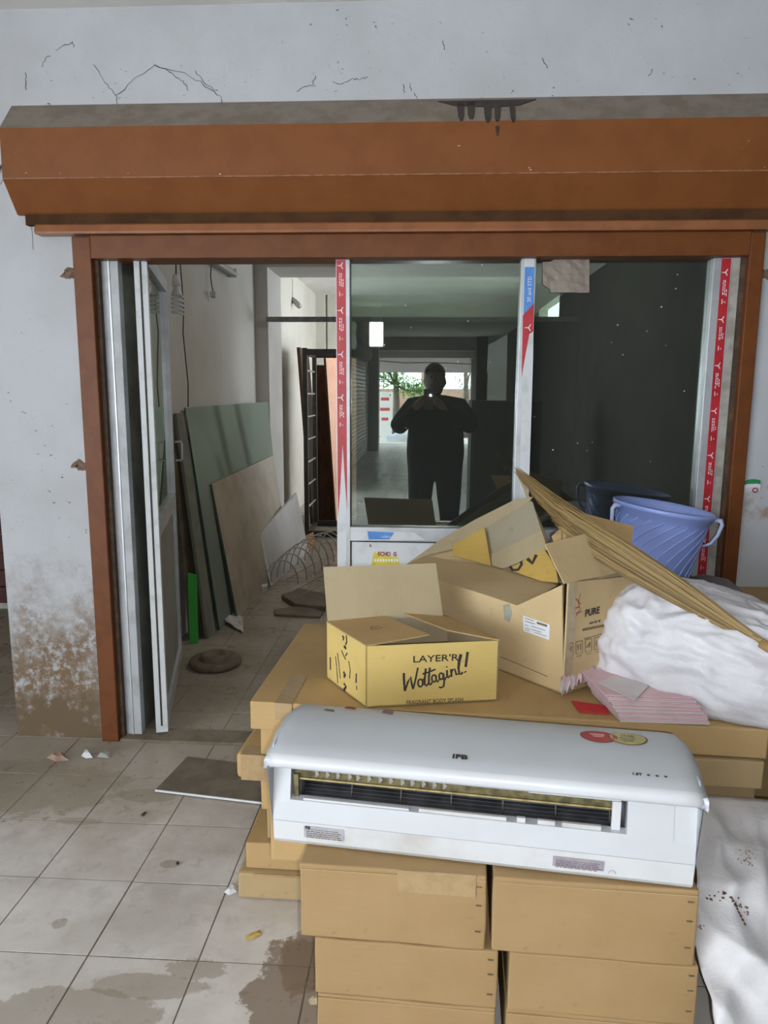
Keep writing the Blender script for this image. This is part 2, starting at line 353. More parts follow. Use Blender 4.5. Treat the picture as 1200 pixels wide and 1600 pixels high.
for pr, _, x0, y0 in cells[296:]:
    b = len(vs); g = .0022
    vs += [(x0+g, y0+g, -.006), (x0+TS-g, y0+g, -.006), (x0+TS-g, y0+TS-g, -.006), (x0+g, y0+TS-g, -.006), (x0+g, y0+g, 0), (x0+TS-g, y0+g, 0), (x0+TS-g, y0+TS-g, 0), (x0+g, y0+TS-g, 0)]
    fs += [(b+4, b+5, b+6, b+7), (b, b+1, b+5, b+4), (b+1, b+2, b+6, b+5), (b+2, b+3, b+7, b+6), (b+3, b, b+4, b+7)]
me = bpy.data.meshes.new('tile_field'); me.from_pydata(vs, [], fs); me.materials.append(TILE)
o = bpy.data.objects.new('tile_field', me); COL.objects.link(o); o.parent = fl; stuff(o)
thr = box('threshold', -1.30, 1.18, 2.875, 2.99, -.005, .012, mat('dusty_threshold', (.22, .18, .13), (.16, .13, .09), 12, rough=.9, world=True), fl, .004)
# ceiling and inner shell
struct(box('ceiling', -4.5, 3.2, -15.4, 11.2, 2.9, 3.05, CEIL), 'grey painted ceiling slab above the shop front', 'ceiling')
struct(box('wall_left', -1.66, -1.48, 3.06, 6.4, 0, 2.9, INWALL), 'plain grey white left wall inside the shop', 'wall')
struct(box('trim_1', -1.66, -1.372, 6.4, 6.98, 0, 2.9, INWALL), 'square wall pier inside the shop beyond the leaning sheets', 'pier')
struct(box('trim_2', -1.372, 1.5, 6.4, 6.98, 2.545, 2.9, INWALL), 'deep ceiling beam crossing the shop at the pier', 'beam')
struct(box('wall_left_rear', -1.8, -1.63, 6.98, 11.05, 0, 2.9, BACKWALL), 'bright cream left wall of the back room', 'wall')
bw = struct(box('wall_rear', -1.8, 1.6, 11.05, 11.2, 0, 2.9, BACKWALL), 'cream rear wall at the end of the back room', 'wall')
box('corner_pilaster', -1.63, -1.5, 10.9, 11.05, 0, 2.9, BACKWALL, bw)
struct(box('wall_right_inner', 1.26, 1.45, 3.06, 6.98, 0, 2.9, DARKW), 'right wall inside the shop, coloured dark as if unlit', 'wall')  # dark wall colour stands in for missing light
bm = bmesh.new(); BX(bm, 1.5, 1.62, 6.98, 7.6, 0, 2.9); BX(bm, 1.5, 1.62, 10.2, 11.05, 0, 2.9); BX(bm, 1.5, 1.62, 7.6, 10.2, 0, .9); BX(bm, 1.5, 1.62, 7.6, 10.2, 2.6, 2.9)
struct(newobj('wall_right_rear', bm, BACKWALL), 'cream wall of the back room with a window opening', 'wall')
# inner partition: rail, black panels, open doorway at its left
RY = 6.34
pt = sroot('trim_3', 'black panelled inner partition with a thin top rail behind the glass', 'partition')
box('top_rail', -1.372, 1.26, RY-.03, RY+.03, 2.085, 2.125, mat('rail_grey', (.22, .20, .20), (.12, .11, .14), 12, rough=.5, world=True), pt, .003)
xs = [-.60, 0.02, .64, 1.26]
for a, b in zip(xs, xs[1:]): box('panel', a, b-.0002, RY-.015, RY+.015, .01, 2.085, BLACKP, pt, .002)
box('upper_panel', 1.10, 1.257, RY-.015, RY+.015, 2.127, 2.9, BLACKP, pt)
box('rail_highlight', -.45, .55, RY-.035, RY-.031, 2.117, 2.124, PALE, pt)  # pale strip paints the highlight along the rail edge
sl = thing('lit_panel', 'flat square glowing panel added out of view to brighten the shop', 'lamp', (.55, 4.7, 2.84))  # unseen panel added to brighten the shop interior
box('lamp_case', -.3, .3, -.3, .3, .02, .059, LBLW, sl, .004); box('diffuser', -.28, .28, -.28, .28, .0, .02, emit('fill_warm', (1, .95, .86), 17), sl, .004)
# passage to the left of the pier
struct(box('wall_left_added', -4.65, -4.5, -1.2, 4.8, 0, 2.9, ARCW), 'grey wall added far left, outside the frame, to limit the side light', 'wall')  # added wall, blocks part of the sky light from the left
sh = sroot('wall_passage', 'dark red brown shutter at the end of the left passage', 'shutter')
box('shutter_frame', -4.5, -1.8, 4.72, 4.8, 0, 2.9, ARCW, sh)
for k in range(14): box('slat', -4.0, -1.82, 4.68, 4.715, .05+k*.12, .05+k*.12+.112, SHUTB, sh, .006)

# ---- rolling shutter housing
hs = thing('shutter_housing', 'long orange brown rolling shutter box above the shop opening', 'shutter box')
HX0, HX1 = -1.592, 1.62
prof = [(2.899, 2.566), (2.802, 2.455), (2.799, 2.277), (2.885, 2.168), (2.899, 2.168)]
bm = bmesh.new(); prism(bm, prof, HX0, HX1)
ho = newobj('hood_cover', bm, [HOOD, HOODTOP], hs)
for p in ho.data.polygons:
    if p.normal.z > .4: p.material_index = 1
box('bend_line', HX0+.002, HX1-.002, 2.7965, 2.801, 2.2755, 2.2785, mat('worn_edge', (.36, .19, .10), (.22, .09, .04), 30, rough=.6, world=True), hs)
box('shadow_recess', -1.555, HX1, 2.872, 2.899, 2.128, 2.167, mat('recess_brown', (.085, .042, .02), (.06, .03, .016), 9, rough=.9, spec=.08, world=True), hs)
bm = bmesh.new(); prism(bm, [(2.899, 2.09), (2.845, 2.09), (2.842, 2.098), (2.850, 2.122), (2.858, 2.128), (2.899, 2.128)], -1.508, HX1)
newobj('bottom_lip', bm, mat('lip_enamel', (.30, .115, .045), (.24, .09, .035), 10, rough=.35, coat=.2, world=True), hs)
for pts in ([(713, 160), (716, 182), (719, 189), (723, 189), (725, 182), (725, 160)], [(730, 160), (731, 180), (734, 186), (739, 186), (741, 180), (742, 160)], [(755, 160), (758, 186), (760, 191), (765, 191), (767, 186), (768, 160)], [(772, 158), (773, 185), (775, 190), (779, 190), (781, 185), (783, 158)], [(774, 198), (775, 205), (776, 212), (778, 212), (779, 205), (780, 198)], [(795, 160), (798, 185), (800, 191), (804, 191), (805, 185), (804, 160)], [(684, 159), (712, 166), (770, 168), (812, 165), (838, 156)]):
    q = []
    for x, y in pts:                                             # drips run down the sloping top and a little over its edge
        p = PP(x, y, (0, 2.899, 2.566), Vector((0, -.111, .097)).normalized())
        if p.z < 2.455: p = PY(x, y, 2.799)
        q.append(p)
    slab('tar_drip', q, Vector((0, -.0022, .0022)), mat('tar', (.035, .022, .014), rough=.4), hs)
for _ in range(16):
    x = random.choice((random.uniform(-1.55, -1.1), random.uniform(-.9, .2), random.uniform(.2, 1.3))); z = 2.277+random.choice((random.uniform(.003, .02), random.uniform(.05, .1)))
    r = random.uniform(.0008, .0024); slab('paint_speck', [(x+math.cos(a)*r*random.uniform(.6, 2.6), 2.7978, z+math.sin(a)*r*random.uniform(.5, 1.1)) for a in [k*math.pi/3 for k in range(6)]], (0, .002, 0), PAPERB if _ % 2 else PAPW, hs)

# ---- steel frame of the opening
fr = sroot('trim_4', 'brown steel door frame around the shop opening', 'frame')
box('jamb', -1.378, -1.305, 2.872, 3.02, 0, 2.085, JAMB, fr, .004)
box('jamb', 1.183, 1.237, 2.872, 3.02, 0, 2.085, JAMB, fr, .004)
box('lintel', -1.3045, 1.1825, 2.870, 3.02, 2.003, 2.089, JAMB, fr, .004)
box('guide_channel', -1.305, -1.290, 2.90, 2.96, .012, 2.003, RUST, fr)
box('guide_channel', 1.168, 1.183, 2.90, 2.96, .012, 2.003, RUST, fr)
box('plaster_strip', 1.140, 1.168, 2.915, 2.97, .012, 2.003, mat('grey_mortar', (.42, .40, .36), (.30, .28, .24), 16, rough=.9, world=True), fr)
bm = bmesh.new()
for _ in range(40):
    p = PY(random.gauss(680, 35), random.uniform(377, 398), 2.8715); r = random.uniform(.0015, .005)
    slab_bm(bm, [p+Vector((math.cos(a)*r*random.uniform(.5, 1.8), 0, math.sin(a)*r)) for a in [k*math.pi/3 for k in range(6)]], (0, .001, 0))
stuff(newobj('lintel_glint', bm, mat('glint_pale', (.50, .40, .33), rough=.3), fr))  # pale specks paint the flash glint on the lintel
for px in ((1066, 378), (1094, 378), (222, 380), (150, 382)):
    c = PY(*px, 2.8712); slab('smudge', [c+Vector((math.cos(a)*.010, 0, math.sin(a)*.018)) for a in [k*math.pi/5 for k in range(10)]], (0, .001, 0), RUST, fr)

# ---- glazing frame
def star(bm, c, r, Y):                                            # three-armed mark of the tape print
    for k in range(3):
        a = k*2*math.pi/3+math.pi; d = Vector((math.cos(a), 0, math.sin(a))); n = Vector((-d.z, 0, d.x))
        slab_bm(bm, [c+n*r*.16, c+d*r+n*r*.10, c+d*r*1.15, c+d*r-n*r*.10, c-n*r*.16], (0, Y, 0))
def tape_print(parent, x0, x1, z0, z1, Y, step=.168, ph=0):
    bm = bmesh.new(); z = z1-.02-ph; cx = (x0+x1)/2; w = x1-x0
    while z > z0+.05:
        if z < z1-.01: star(bm, Vector((cx, Y, z)), w*.40, -.0004)
        for lx in (.22, .42, .62):                                # rows of small print running down the tape
            zz = z-.028
            while zz > z-.075 and zz > z0+.02:
                l = random.uniform(.004, .012)
                if lx < .6 or zz < z-.05: BX(bm, x0+w*(lx+.08), x0+w*(lx+.08)+w*.09, Y-.0004, Y, zz-l, zz)
                zz -= l+random.uniform(.002, .004)
        BX(bm, x0+w*.3, x0+w*.38, Y-.0004, Y, z-.115, z-.098); star(bm, Vector((x0+w*.62, Y, z-.108)), w*.13, -.0004)
        z -= step
    return newobj('tape_print', bm, INKW, parent)
w1 = sroot('window_1', 'dark tinted glass pane mirroring the photographer and the arcade', 'window')
FY0, FY1 = 2.915, 2.985
box('pane', -.302, .356, GY-.003, GY+.003, .953, 2.003, PANE, w1)
m1 = box('mullion', -.356, -.302, FY0, FY1, .012, 2.003, ALU, w1, .002)
tp = slab('red_tape', [(-.354, FY0-.001, 2.0), (-.318, FY0-.001, 2.0), (-.314, FY0-.001, 1.02), (-.325, FY0-.001, 1.17), (-.332, FY0-.001, 1.29), (-.343, FY0-.001, 1.10), (-.353, FY0-.001, .99)], (0, .0008, 0), RED, m1)
tape_print(m1, -.353, -.319, 1.28, 2.0, FY0-.0012)
slab('white_film', [(-.355, FY0-.0006, .99), (-.343, FY0-.0006, 1.10), (-.332, FY0-.0006, 1.29), (-.325, FY0-.0006, 1.17), (-.318, FY0-.0006, 1.02), (-.318, FY0-.0006, .02), (-.355, FY0-.0006, .02)], (0, .0005, 0), FILM, m1)
br = box('bottom_rail', -.302, .356, FY0, FY1, .897, .953, ALU, w1, .002)
slab('white_film', [PY(x, y, FY0-.0012) for x, y in ((549, 830), (645, 831), (665, 844), (547, 845))], (0, .0008, 0), FILM, br)
bs = slab('blue_sticker', [PY(x, y, FY0-.0022) for x, y in ((574, 830), (616, 832), (612, 838), (608, 843), (576, 843))], (0, .0008, 0), BLUE, br)
text('sticker_lettering', 'UDBND', .011, frame(PY(604, 839, FY0-.0032), (1, 0, 0), (0, 0, 1)), INKW, br)
lp = box('lower_panel', -.298, .356, FY0+.012, FY1, .02, .889, FILM, w1, .002)
slab('yellow_sticker', [PY(x, y, FY0+.0105) for x, y in ((584, 862), (600, 868), (622, 871), (624, 884), (580, 884))], (0, .0008, 0), YELP, lp)
text('sticker_lettering', 'ECHO  G', .024, frame(PY(605, 866, FY0+.0095), (1, 0, 0), (0, 0, 1)), INKR, lp, offset=.0008, sx=.8)
bm = bmesh.new()
for k in range(9):
    p = PY(585+k*4.3, 875, FY0+.0095); BX(bm, p.x, p.x+.007, p.y-.0005, p.y, p.z-.006, p.z+.004)
newobj('small_print', bm, INKW, lp)
text('sticker_lettering', 'R', .018, frame(PY(579, 853, FY0+.0095), (1, 0, 0), (0, 0, 1)), INKR, lp)
w2 = sroot('window_2', 'plain dark tinted glass pane beside the red taped right post', 'window')
box('pane', .411, 1.071, GY-.003, GY+.003, .953, 2.003, PANE, w2)
box('bottom_rail', .411, 1.071, FY0, FY1, .897, .953, ALU, w2, .002); box('lower_panel', .411, 1.071, FY0+.012, FY1, .02, .889, FILM, w2)
m2 = box('mullion', .356, .411, FY0, FY1, .012, 2.003, ALU, w2, .002)
slab('white_film', [PY(x, y, FY0-.0008) for x, y in ((819, 404), (835, 404), (833, 560), (826, 780), (812, 780))], (0, .0006, 0), FILM, m2)
slab('blue_film', [PY(x, y, FY0-.0016) for x, y in ((820, 417), (835, 417), (834, 476), (818, 492))], (0, .0006, 0), BLUE, m2)
text('film_lettering', '20 and STD', .020, frame(PY(827.5, 452, FY0-.0026), (0, 0, 1), (-1, 0, 0)), INKW, m2, sx=1.0)
slab('red_film', [PY(x, y, FY0-.0020) for x, y in ((817, 493), (834, 474), (833, 518), (827, 522), (820, 560), (815, 590))], (0, .0006, 0), RED, m2)
bm = bmesh.new(); star(bm, PY(826, 512, FY0-.0024), .014, -.0004); newobj('tape_print', bm, INKW, m2)
m3 = box('mullion', 1.071, 1.140, FY0, FY1, .012, 2.003, ALU, w2, .002)
box('red_tape', 1.100, 1.134, FY0-.001, FY0, .62, 2.0, RED, m3); tape_print(m3, 1.101, 1.133, .64, 2.0, FY0-.0012, .172, .03)
# glass specks and crumpled paper stuck to the pane
c = PY(884, 431, GY-.006); bm = bmesh.new(); G = 12
outl = [(848, 415), (862, 405), (916, 405), (921, 420), (918, 456), (880, 458), (857, 450)]
vs = {}
for i in range(G+1):
    for j in range(G+1):
        x = 848+(921-848)*i/G; y = 405+(457-405)*j/G
        if j == 0 and i < 3: y += (3-i)*4
        if j > G-3 and i < 2: x += (j-G+3)*3*(2-i)
        p = PY(x, y, GY-.012); p.y += noise.noise(Vector((i*.5, j*.45, 3)))*.009+.002; vs[i, j] = bm.verts.new(p)
for i in range(G):
    for j in range(G): bm.faces.new((vs[i, j], vs[i+1, j], vs[i+1, j+1], vs[i, j+1]))
tag(newobj('brown_paper', bm, PAPERB), 'crumpled brown paper scrap stuck high on the right pane', 'paper')
sd = bpy.data.objects['brown_paper'].modifiers.new('th', 'SOLIDIFY'); sd.thickness = .0012
bm = bmesh.new()
for _ in range(34):
    p = PY(random.uniform(550, 1110), random.uniform(410, 790), GY-.0036); r = random.uniform(.0008, .0022)
    if -.29 < p.x < .34 or .42 < p.x < 1.06: slab_bm(bm, [p+Vector((math.cos(a)*r*random.uniform(.5, 1.5), 0, math.sin(a)*r*random.uniform(.8, 2.2))) for a in [k*math.pi/3 for k in range(6)]], (0, -.0005, 0))
stuff(newobj('paint_spots', bm, INKW, w2))

# ---- left post and open door leaf
lp_ = sroot('trim_5', 'pale aluminium side post beside the left brown jamb', 'post')
box('post_face', -1.290, -1.222, 2.925, 2.965, .012, 2.003, mat('post_grey', (.44, .46, .49), (.35, .36, .37), 9, rough=.5, world=True), lp_, .002); box('post_groove', -1.262, -1.256, 2.921, 2.926, .012, 2.003, ALU, lp_)
box('post_side', -1.285, -1.228, 2.966, 3.10, .012, 2.02, ALUD, lp_)
d0 = Vector((-1.135, 2.935, 0)); d1 = Vector((-1.375, 3.85, 0)); dd = (d1-d0).normalized(); dn = Vector((-dd.y, dd.x, 0)); DL = (d1-d0).length
dr = sroot('door_1', 'open aluminium framed glass door leaf swung into the shop', 'door')
def leaf(name, a, b, z0, z1, th, m, parent=dr, off=0):
    o = d0+dd*a+dn*(off-th/2)+Vector((0, 0, z0)); return slab(name, [o, o+dd*(b-a), o+dd*(b-a)+Vector((0, 0, z1-z0)), o+Vector((0, 0, z1-z0))], dn*th, m, parent)
st = leaf('stile', 0, .05, .02, 2.06, .05, FILM); leaf('stile', DL-.05, DL, .02, 2.06, .045, ALU)
slab('stile_groove', [d0+dd*(-.0012)+dn*(-.004)+Vector((0, 0, .05)), d0+dd*(-.0012)+dn*.004+Vector((0, 0, .05)), d0+dd*(-.0012)+dn*.004+Vector((0, 0, 2.05)), d0+dd*(-.0012)+dn*(-.004)+Vector((0, 0, 2.05))], dd*.001, INK, st)
leaf('top_rail', .05, DL-.05, 2.0, 2.06, .045, ALU); leaf('mid_rail', .05, DL-.05, .88, .95, .045, ALU); leaf('bottom_rail', .05, DL-.05, .02, .09, .045, ALU)
leaf('pane', .05, DL-.05, .95, 2.0, .006, CLEAR); leaf('lower_panel', .05, DL-.05, .09, .88, .012, mat('door_panel', (.30, .30, .27), (.25, .25, .22), 3, rough=.6))
for s in (-1, 1):
    b = d0+dd*(DL-.025)+dn*(.03*s); hb = bmesh.new()
    TUBE(hb, [b+Vector((0, 0, 1.13)), b+dn*(.03*s)+Vector((0, 0, 1.13)), b+dn*(.035*s)+Vector((0, 0, 1.14)), b+dn*(.035*s)+Vector((0, 0, 1.22)), b+dn*(.03*s)+Vector((0, 0, 1.23)), b+Vector((0, 0, 1.23))], .006, 6)
    newobj('handle', hb, PALE, dr, True)

# ================================================================== THE ARCADE BEHIND THE PHOTOGRAPHER (seen in the glass)
struct(box('wall_right', 1.95, 2.1, -15.4, 3.06, 0, 2.9, DARKW), 'wall along the right side of the arcade, coloured dark as if unlit', 'wall')  # shade put into the wall colour so its mirror image stays dark
wa = struct(box('wall_left_arcade', -1.65, -1.47, -15.4, -5.0, 0, 2.9, ARCW), 'grey arcade wall of closed shops behind the photographer', 'wall')
as_ = thing('rolled_shutter', 'closed grey slatted rolling shutter mirrored at the left of the glass', 'shutter', (-1.465, -9.6, 0))
for k in range(26): box('slat', 0, .028, -1.9, 1.9, .04+k*.082, .04+k*.082+.07, mat('shutter_grey', (.42, .40, .37), rough=.45, metal=.3) if k == 0 else MATS['shutter_grey'], as_, .006)
bm = bmesh.new(); prism(bm, [(0, 2.2), (.16, 2.24), (.2, 2.36), (.16, 2.52), (0, 2.58)], -2.0, 2.0); bm.transform(Matrix.Rotation(math.pi/2, 4, 'Z') @ Matrix.Scale(-1, 4, (0, 1, 0)))
newobj('shutter_hood', bm, ARCW, as_)
struct(box('trim_6', -1.47, -1.22, -13.4, -12.9, 0, 2.9, mat('pier_white', (.62, .61, .58), rough=.8)), 'white pier mirrored beside the street opening', 'pier')
ew = struct(box('wall_end', -1.47, 1.95, -15.5, -15.3, 2.52, 2.9, BEAM), 'lintel over the bright street end of the arcade', 'wall')
struct(box('trim_7', -1.47, 1.35, -13.6, -13.4, 2.56, 2.9, BEAM), 'grey ceiling beam mirrored above the street opening', 'beam')
struct(box('trim_8', -1.47, 1.35, -14.6, -14.45, 2.42, 2.64, mat('beam_white', (.66, .63, .60), rough=.8)), 'pale lower beam mirrored above the street opening', 'beam')
vk = N('white_fabric'); vt = vk.new('ShaderNodeBsdfTranslucent'); vk.put(vt.inputs[0], (.62, .58, .57)); vd = vk.new('ShaderNodeBsdfDiffuse'); vk.put(vd.inputs[0], (.62, .58, .57)); vm = vk.new('ShaderNodeMixShader'); vm.inputs[0].default_value = .5; vk.l.new(vt.outputs[0], vm.inputs[1]); vk.l.new(vd.outputs[0], vm.inputs[2]); vk.l.new(vm.outputs[0], vk.out.inputs[0])
vl = thing('fabric_valance', 'pale fabric valance mirrored across the top of the street opening', 'valance')
for k in range(6): slab('fabric_panel', [(-1.40+k*.53, -15.42, 2.52), (-.87+k*.53, -15.42, 2.52), (-.87+k*.53, -15.50, 2.06), (-1.40+k*.53, -15.50, 2.06)], (0, -.004, 0), vk.m, vl)
tube('hanging_cable', [(-1.4, -14.8, 2.36), (-.6, -14.8, 2.30), (.2, -14.8, 2.31), (1.3, -14.8, 2.27)], .012, CABLE, ew)
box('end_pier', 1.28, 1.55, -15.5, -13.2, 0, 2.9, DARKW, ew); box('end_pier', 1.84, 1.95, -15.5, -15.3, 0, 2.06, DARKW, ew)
tag(box('bright_gap', 1.55, 1.84, -14.42, -14.38, .3, 2.05, LBLW, None, .01), 'narrow white panel standing in for the bright gap right of the street opening', 'bright_gap')  # white panel paints the daylight between the end piers
# lit panel hanging from the arcade ceiling
lt = thing('lit_panel', 'bright white rectangular lamp panel mirrored high at the left', 'lamp', (0, 0, 0))
p0, p1 = MR(578, 504, 12.5), MR(598, 541, 12.5)
box('diffuser', p0.x, p1.x, p0.y+.003, p0.y+.02, p1.z, p0.z, emit('lamp_white', (.95, 1, 1), 7), lt); box('lamp_case', p0.x-.015, p1.x+.015, p0.y-.06, p0.y+.002, p1.z-.015, p0.z+.015, PALE, lt)
for x in (p0.x+.03, p1.x-.03): tube('hanger_rod', [(x, p0.y-.03, p0.z+.014), (x, p0.y-.03, 2.9)], .006, PALE, lt)
# goods along the right
cb = thing('dark_cabinet', 'black covered cabinet mirrored right of the photographer', 'cabinet')
q0, q1 = MR(737, 626, 8.2), MR(812, 626, 8.2)
box('carcass', q0.x, q1.x+.25, q0.y-.55, q0.y, 0.06, q0.z, BLACKP, cb, .01); box('plinth', q0.x+.02, q1.x+.23, q0.y-.53, q0.y-.02, 0, .06, DARKM, cb)
for k in range(2): box('door', q0.x+.02+k*.36, q0.x+.36+k*.36, q0.y, q0.y+.015, .1, q0.z-.03, BLACKP, cb, .003)
gb = thing('propped_board', 'tall grey board mirrored behind the black cabinet', 'board')
q0, q1 = MR(766, 520, 10.5), MR(796, 520, 10.5)
slab('board', [(q0.x, q0.y, 0), (q1.x, q0.y, 0), (q1.x, q0.y-.25, q0.z), (q0.x, q0.y-.25, q0.z-.15)], (0, -.02, 0), ARCW, gb)
box('edge_batten', q0.x-.03, q0.x, q0.y-.04, q0.y-.01, 0, .5, BEAM, gb)
# street: ground, yard wall, railing, tree, hoarding
struct(box('ground', -9, 9, -32, -15.4, -.2, -.03, STREET), 'sunlit concrete ground of the street beyond the arcade', 'ground')
yw = struct(box('wall_yard', -6, 6, -23.2, -23.0, -.03, 1.62, YARDW), 'tan compound wall across the street', 'wall')
for k in range(5): box('pier', -5+k*2.4, -4.7+k*2.4, -23.0, -22.94, -.03, 2.35, YARDW, yw)
rl = thing('railing', 'pale upright bar railing on the tan compound wall', 'railing', (0, -23.1, 1.62))
box('rail', -6, 6, -.02, .02, .62, .67, PALE, rl)
for k in range(60): box('bar', -5.9+k*.2, -5.87+k*.2, -.015, .015, 0, .62, PALE, rl)
def leaves(bm, c, rad, n, s):
    for _ in range(n):
        v = Vector((random.gauss(0, .5), random.gauss(0, .5), random.gauss(0, .45))); p = Vector(c)+Vector((v.x*rad[0], v.y*rad[1], v.z*rad[2]))
        a = Vector((random.uniform(-1, 1), random.uniform(-1, 1), random.uniform(-.6, .3))).normalized(); b = a.cross(Vector((0, 0, 1))).normalized()
        bm.faces.new([bm.verts.new(q) for q in (p, p+a*s*.5+b*s*.28, p+a*s, p+a*s*.5-b*s*.28)])
def tree(label, base, h, spots, n, s, lm):
    t = thing('street_tree', label, 'tree', base); bm = bmesh.new()
    TUBE(bm, [(0, 0, 0), (.03, 0, h*.5), (-.02, .03, h)], [.13, .1, .06], 8)
    for sx, sy_, sz, *_ in spots: TUBE(bm, [(0, 0, h*.75), (sx*.6, sy_*.6, sz*.95), (sx, sy_, sz)], [.05, .03, .012], 5)
    newobj('trunk', bm, BARK, t, True); bm = bmesh.new()
    for sx, sy_, sz, r in spots: leaves(bm, (sx, sy_, sz), (r, r, r*.7), n, s)
    stuff(newobj('foliage', bm, lm, t)); return t
b = MR(618, 690, 24); tree('green leafy street tree mirrored left of the photographer', (b.x, b.y, -.03), 2.3, [(-.35, .1, 1.95, .5), (.3, 0, 1.75, .45), (.75, -.1, 1.62, .38), (0, .1, 2.35, .6), (-.5, -.1, 2.4, .5)], 380, .13, LEAF)
b = MR(726, 690, 25); tree('thin grey green street tree mirrored right of the photographer', (b.x, b.y, -.03), 2.2, [(0, 0, 1.7, .5), (.15, 0, 2.2, .5), (-.1, 0, 1.2, .4)], 220, .09, mat('dull_leaf', (.22, .26, .19), rough=.7))
hd = thing('hoarding', 'white street hoarding with red marks mirrored at the left', 'hoarding'); h0, h1 = MR(592, 612, 25), MR(613, 688, 25)
box('sheet', h0.x, h1.x, h0.y-.02, h0.y, max(0, h1.z), h0.z, mat('hoard_white', (.75, .74, .74), rough=.6), hd)
for k, (a, b_, c_) in enumerate(((.15, .75, .85), (.1, .8, .62), (.2, .7, .40))):
    w_ = h1.x-h0.x; hh = h0.z-max(0, h1.z); box('red_mark', h0.x+w_*a, h0.x+w_*b_, h0.y, h0.y+.004, hh*c_-.07, hh*c_+.03, mat('hoard_red', (.55, .06, .06), rough=.6) if k == 0 else MATS['hoard_red'], hd)
box('leg', h0.x, h0.x+.04, h0.y-.06, h0.y-.021, -.03, h0.z, BARK, hd); box('leg', h1.x-.04, h1.x, h0.y-.06, h0.y-.021, -.03, h0.z, BARK, hd)
hp = MR(632, 693, 23); bm = bmesh.new(); bmesh.ops.create_icosphere(bm, subdivisions=3, radius=1)
for v in bm.verts: n_ = 1+.35*noise.noise(v.co*2.1); v.co = Vector((v.co.x*.55*n_, v.co.y*.3*n_, max(0, v.co.z)*.34*n_))
hpo = newobj('tarpaulin_heap', bm, mat('heap_blue', (.48, .55, .66), (.62, .6, .58), 3, rough=.6), None, True); hpo.location = (hp.x, hp.y, -.03); tag(hpo, 'low blue and white tarpaulin heap mirrored on the street', 'tarpaulin')

# ---- the photographer
def skin_mesh(V, E, root):
    me = bpy.data.meshes.new('skeleton'); me.from_pydata([v[:3] for v in V], E, []); o = bpy.data.objects.new('skeleton', me); COL.objects.link(o)
    o.modifiers.new('skin', 'SKIN'); sl = me.skin_vertices[0].data if me.skin_vertices else None
    if sl is None:
        bpy.context.view_layer.update(); sl = me.skin_vertices[0].data
    for i, v in enumerate(V):
        r = v[3]; sl[i].radius = (r if not isinstance(r, tuple) else r[0], r if not isinstance(r, tuple) else r[1]); sl[i].use_root = (i == root)
    ss = o.modifiers.new('sub', 'SUBSURF'); ss.levels = 2
    out = bpy.data.meshes.new_from_object(o.evaluated_get(bpy.context.evaluated_depsgraph_get()))
    bpy.data.objects.remove(o, do_unlink=True); return out
cx = .085; V = []; E_ = []
def vtx(x, y, z, r, link=None):
    V.append((x, y, z, r)); i = len(V)-1
    if link is not None: E_.append((link, i))
    return i
pel = vtx(cx, -.33, .95, (.24, .17)); bel = vtx(cx, -.32, 1.08, (.265, .19), pel); che = vtx(cx, -.32, 1.25, (.25, .17), bel); upc = vtx(cx, -.33, 1.37, (.17, .12), che)
nk = vtx(cx-.01, -.32, 1.47, .062, upc); hd1 = vtx(.07, -.30, 1.545, (.070, .080), nk); hd2 = vtx(.068, -.295, 1.63, (.088, .10), hd1); hd3 = vtx(.068, -.30, 1.69, (.066, .078), hd2)
nose = vtx(.068, -.195, 1.60, .011, hd2)
for s in (-1, 1): vtx(.068+s*.085, -.30, 1.605, .015, hd2)
for s in (-1, 1):
    sh_ = vtx(cx+s*.20, -.33, 1.37, .095, upc); el = vtx(cx+s*(.335 if s < 0 else .31), -.24, 1.185 if s < 0 else 1.20, .082, sh_)
    wr = vtx(.022+s*.085, -.065, 1.405, .033, el); pm = vtx(.022+s*.055, -.045, 1.43, (.034, .02), wr)
    for k in range(4):                                            # fingers close round the back edge of the phone
        z = 1.405+k*.021; a = vtx(.022+s*.052, -.040, z, .0095, pm); b = vtx(.022+s*.052, -.027, z+.002, .0085, a); vtx(.022+s*.0475, -.021, z+.003, .0072, b)
    t1 = vtx(.022+s*.045, -.050, 1.455, .011, pm); vtx(.022+s*.028, -.040, 1.478, .009, t1)
    hip = vtx(cx+s*.11, -.33, .84, .145, pel); kn = vtx(cx+s*.13, -.31, .49, .095, hip); an = vtx(cx+s*.12, -.34, .10, .05, kn); ft = vtx(cx+s*.135, -.21, .045, (.045, .035), an)
me = skin_mesh(V, E_, pel)
zmin = min(v.co.z for v in me.vertices)
for v in me.vertices: v.co.z = max(v.co.z, .002)
for m_ in (SHIRT, TROU, SKIN): me.materials.append(m_)
for p in me.polygons:
    c = p.center; p.use_smooth = True
    p.material_index = 2 if (c.z > 1.485 or (c.y > -.060 and c.z > 1.3)) else (1 if c.z < .95 else 0)
pr = thing('person', 'person in dark clothes holding up a phone, mirrored in the glass', 'person')
bo = bpy.data.objects.new('body', me); COL.objects.link(bo); bo.parent = pr
bm = bmesh.new(); bmesh.ops.create_icosphere(bm, subdivisions=3, radius=1)
for v in bm.verts: v.co = Vector((.068+v.co.x*.092, -.312+v.co.y*.104, 1.645+max(v.co.z, -.55)*.098))
bmesh.ops.delete(bm, geom=[v for v in bm.verts if v.co.y > -.245 and v.co.z < 1.672], context='VERTS'); newobj('hair', bm, HAIR, pr, True)
for s in (-1, 1):
    bm = bmesh.new(); bmesh.ops.create_icosphere(bm, subdivisions=2, radius=.011); bm.transform(Matrix.Translation((.068+s*.032, -.209, 1.625))); newobj('eye', bm, HAIR, pr, True)
    bm = bmesh.new(); BX(bm, cx+s*.12-.045, cx+s*.12+.05, -.40, -.12, 0, .06, .02); newobj('shoe', bm, DARKM, pr)
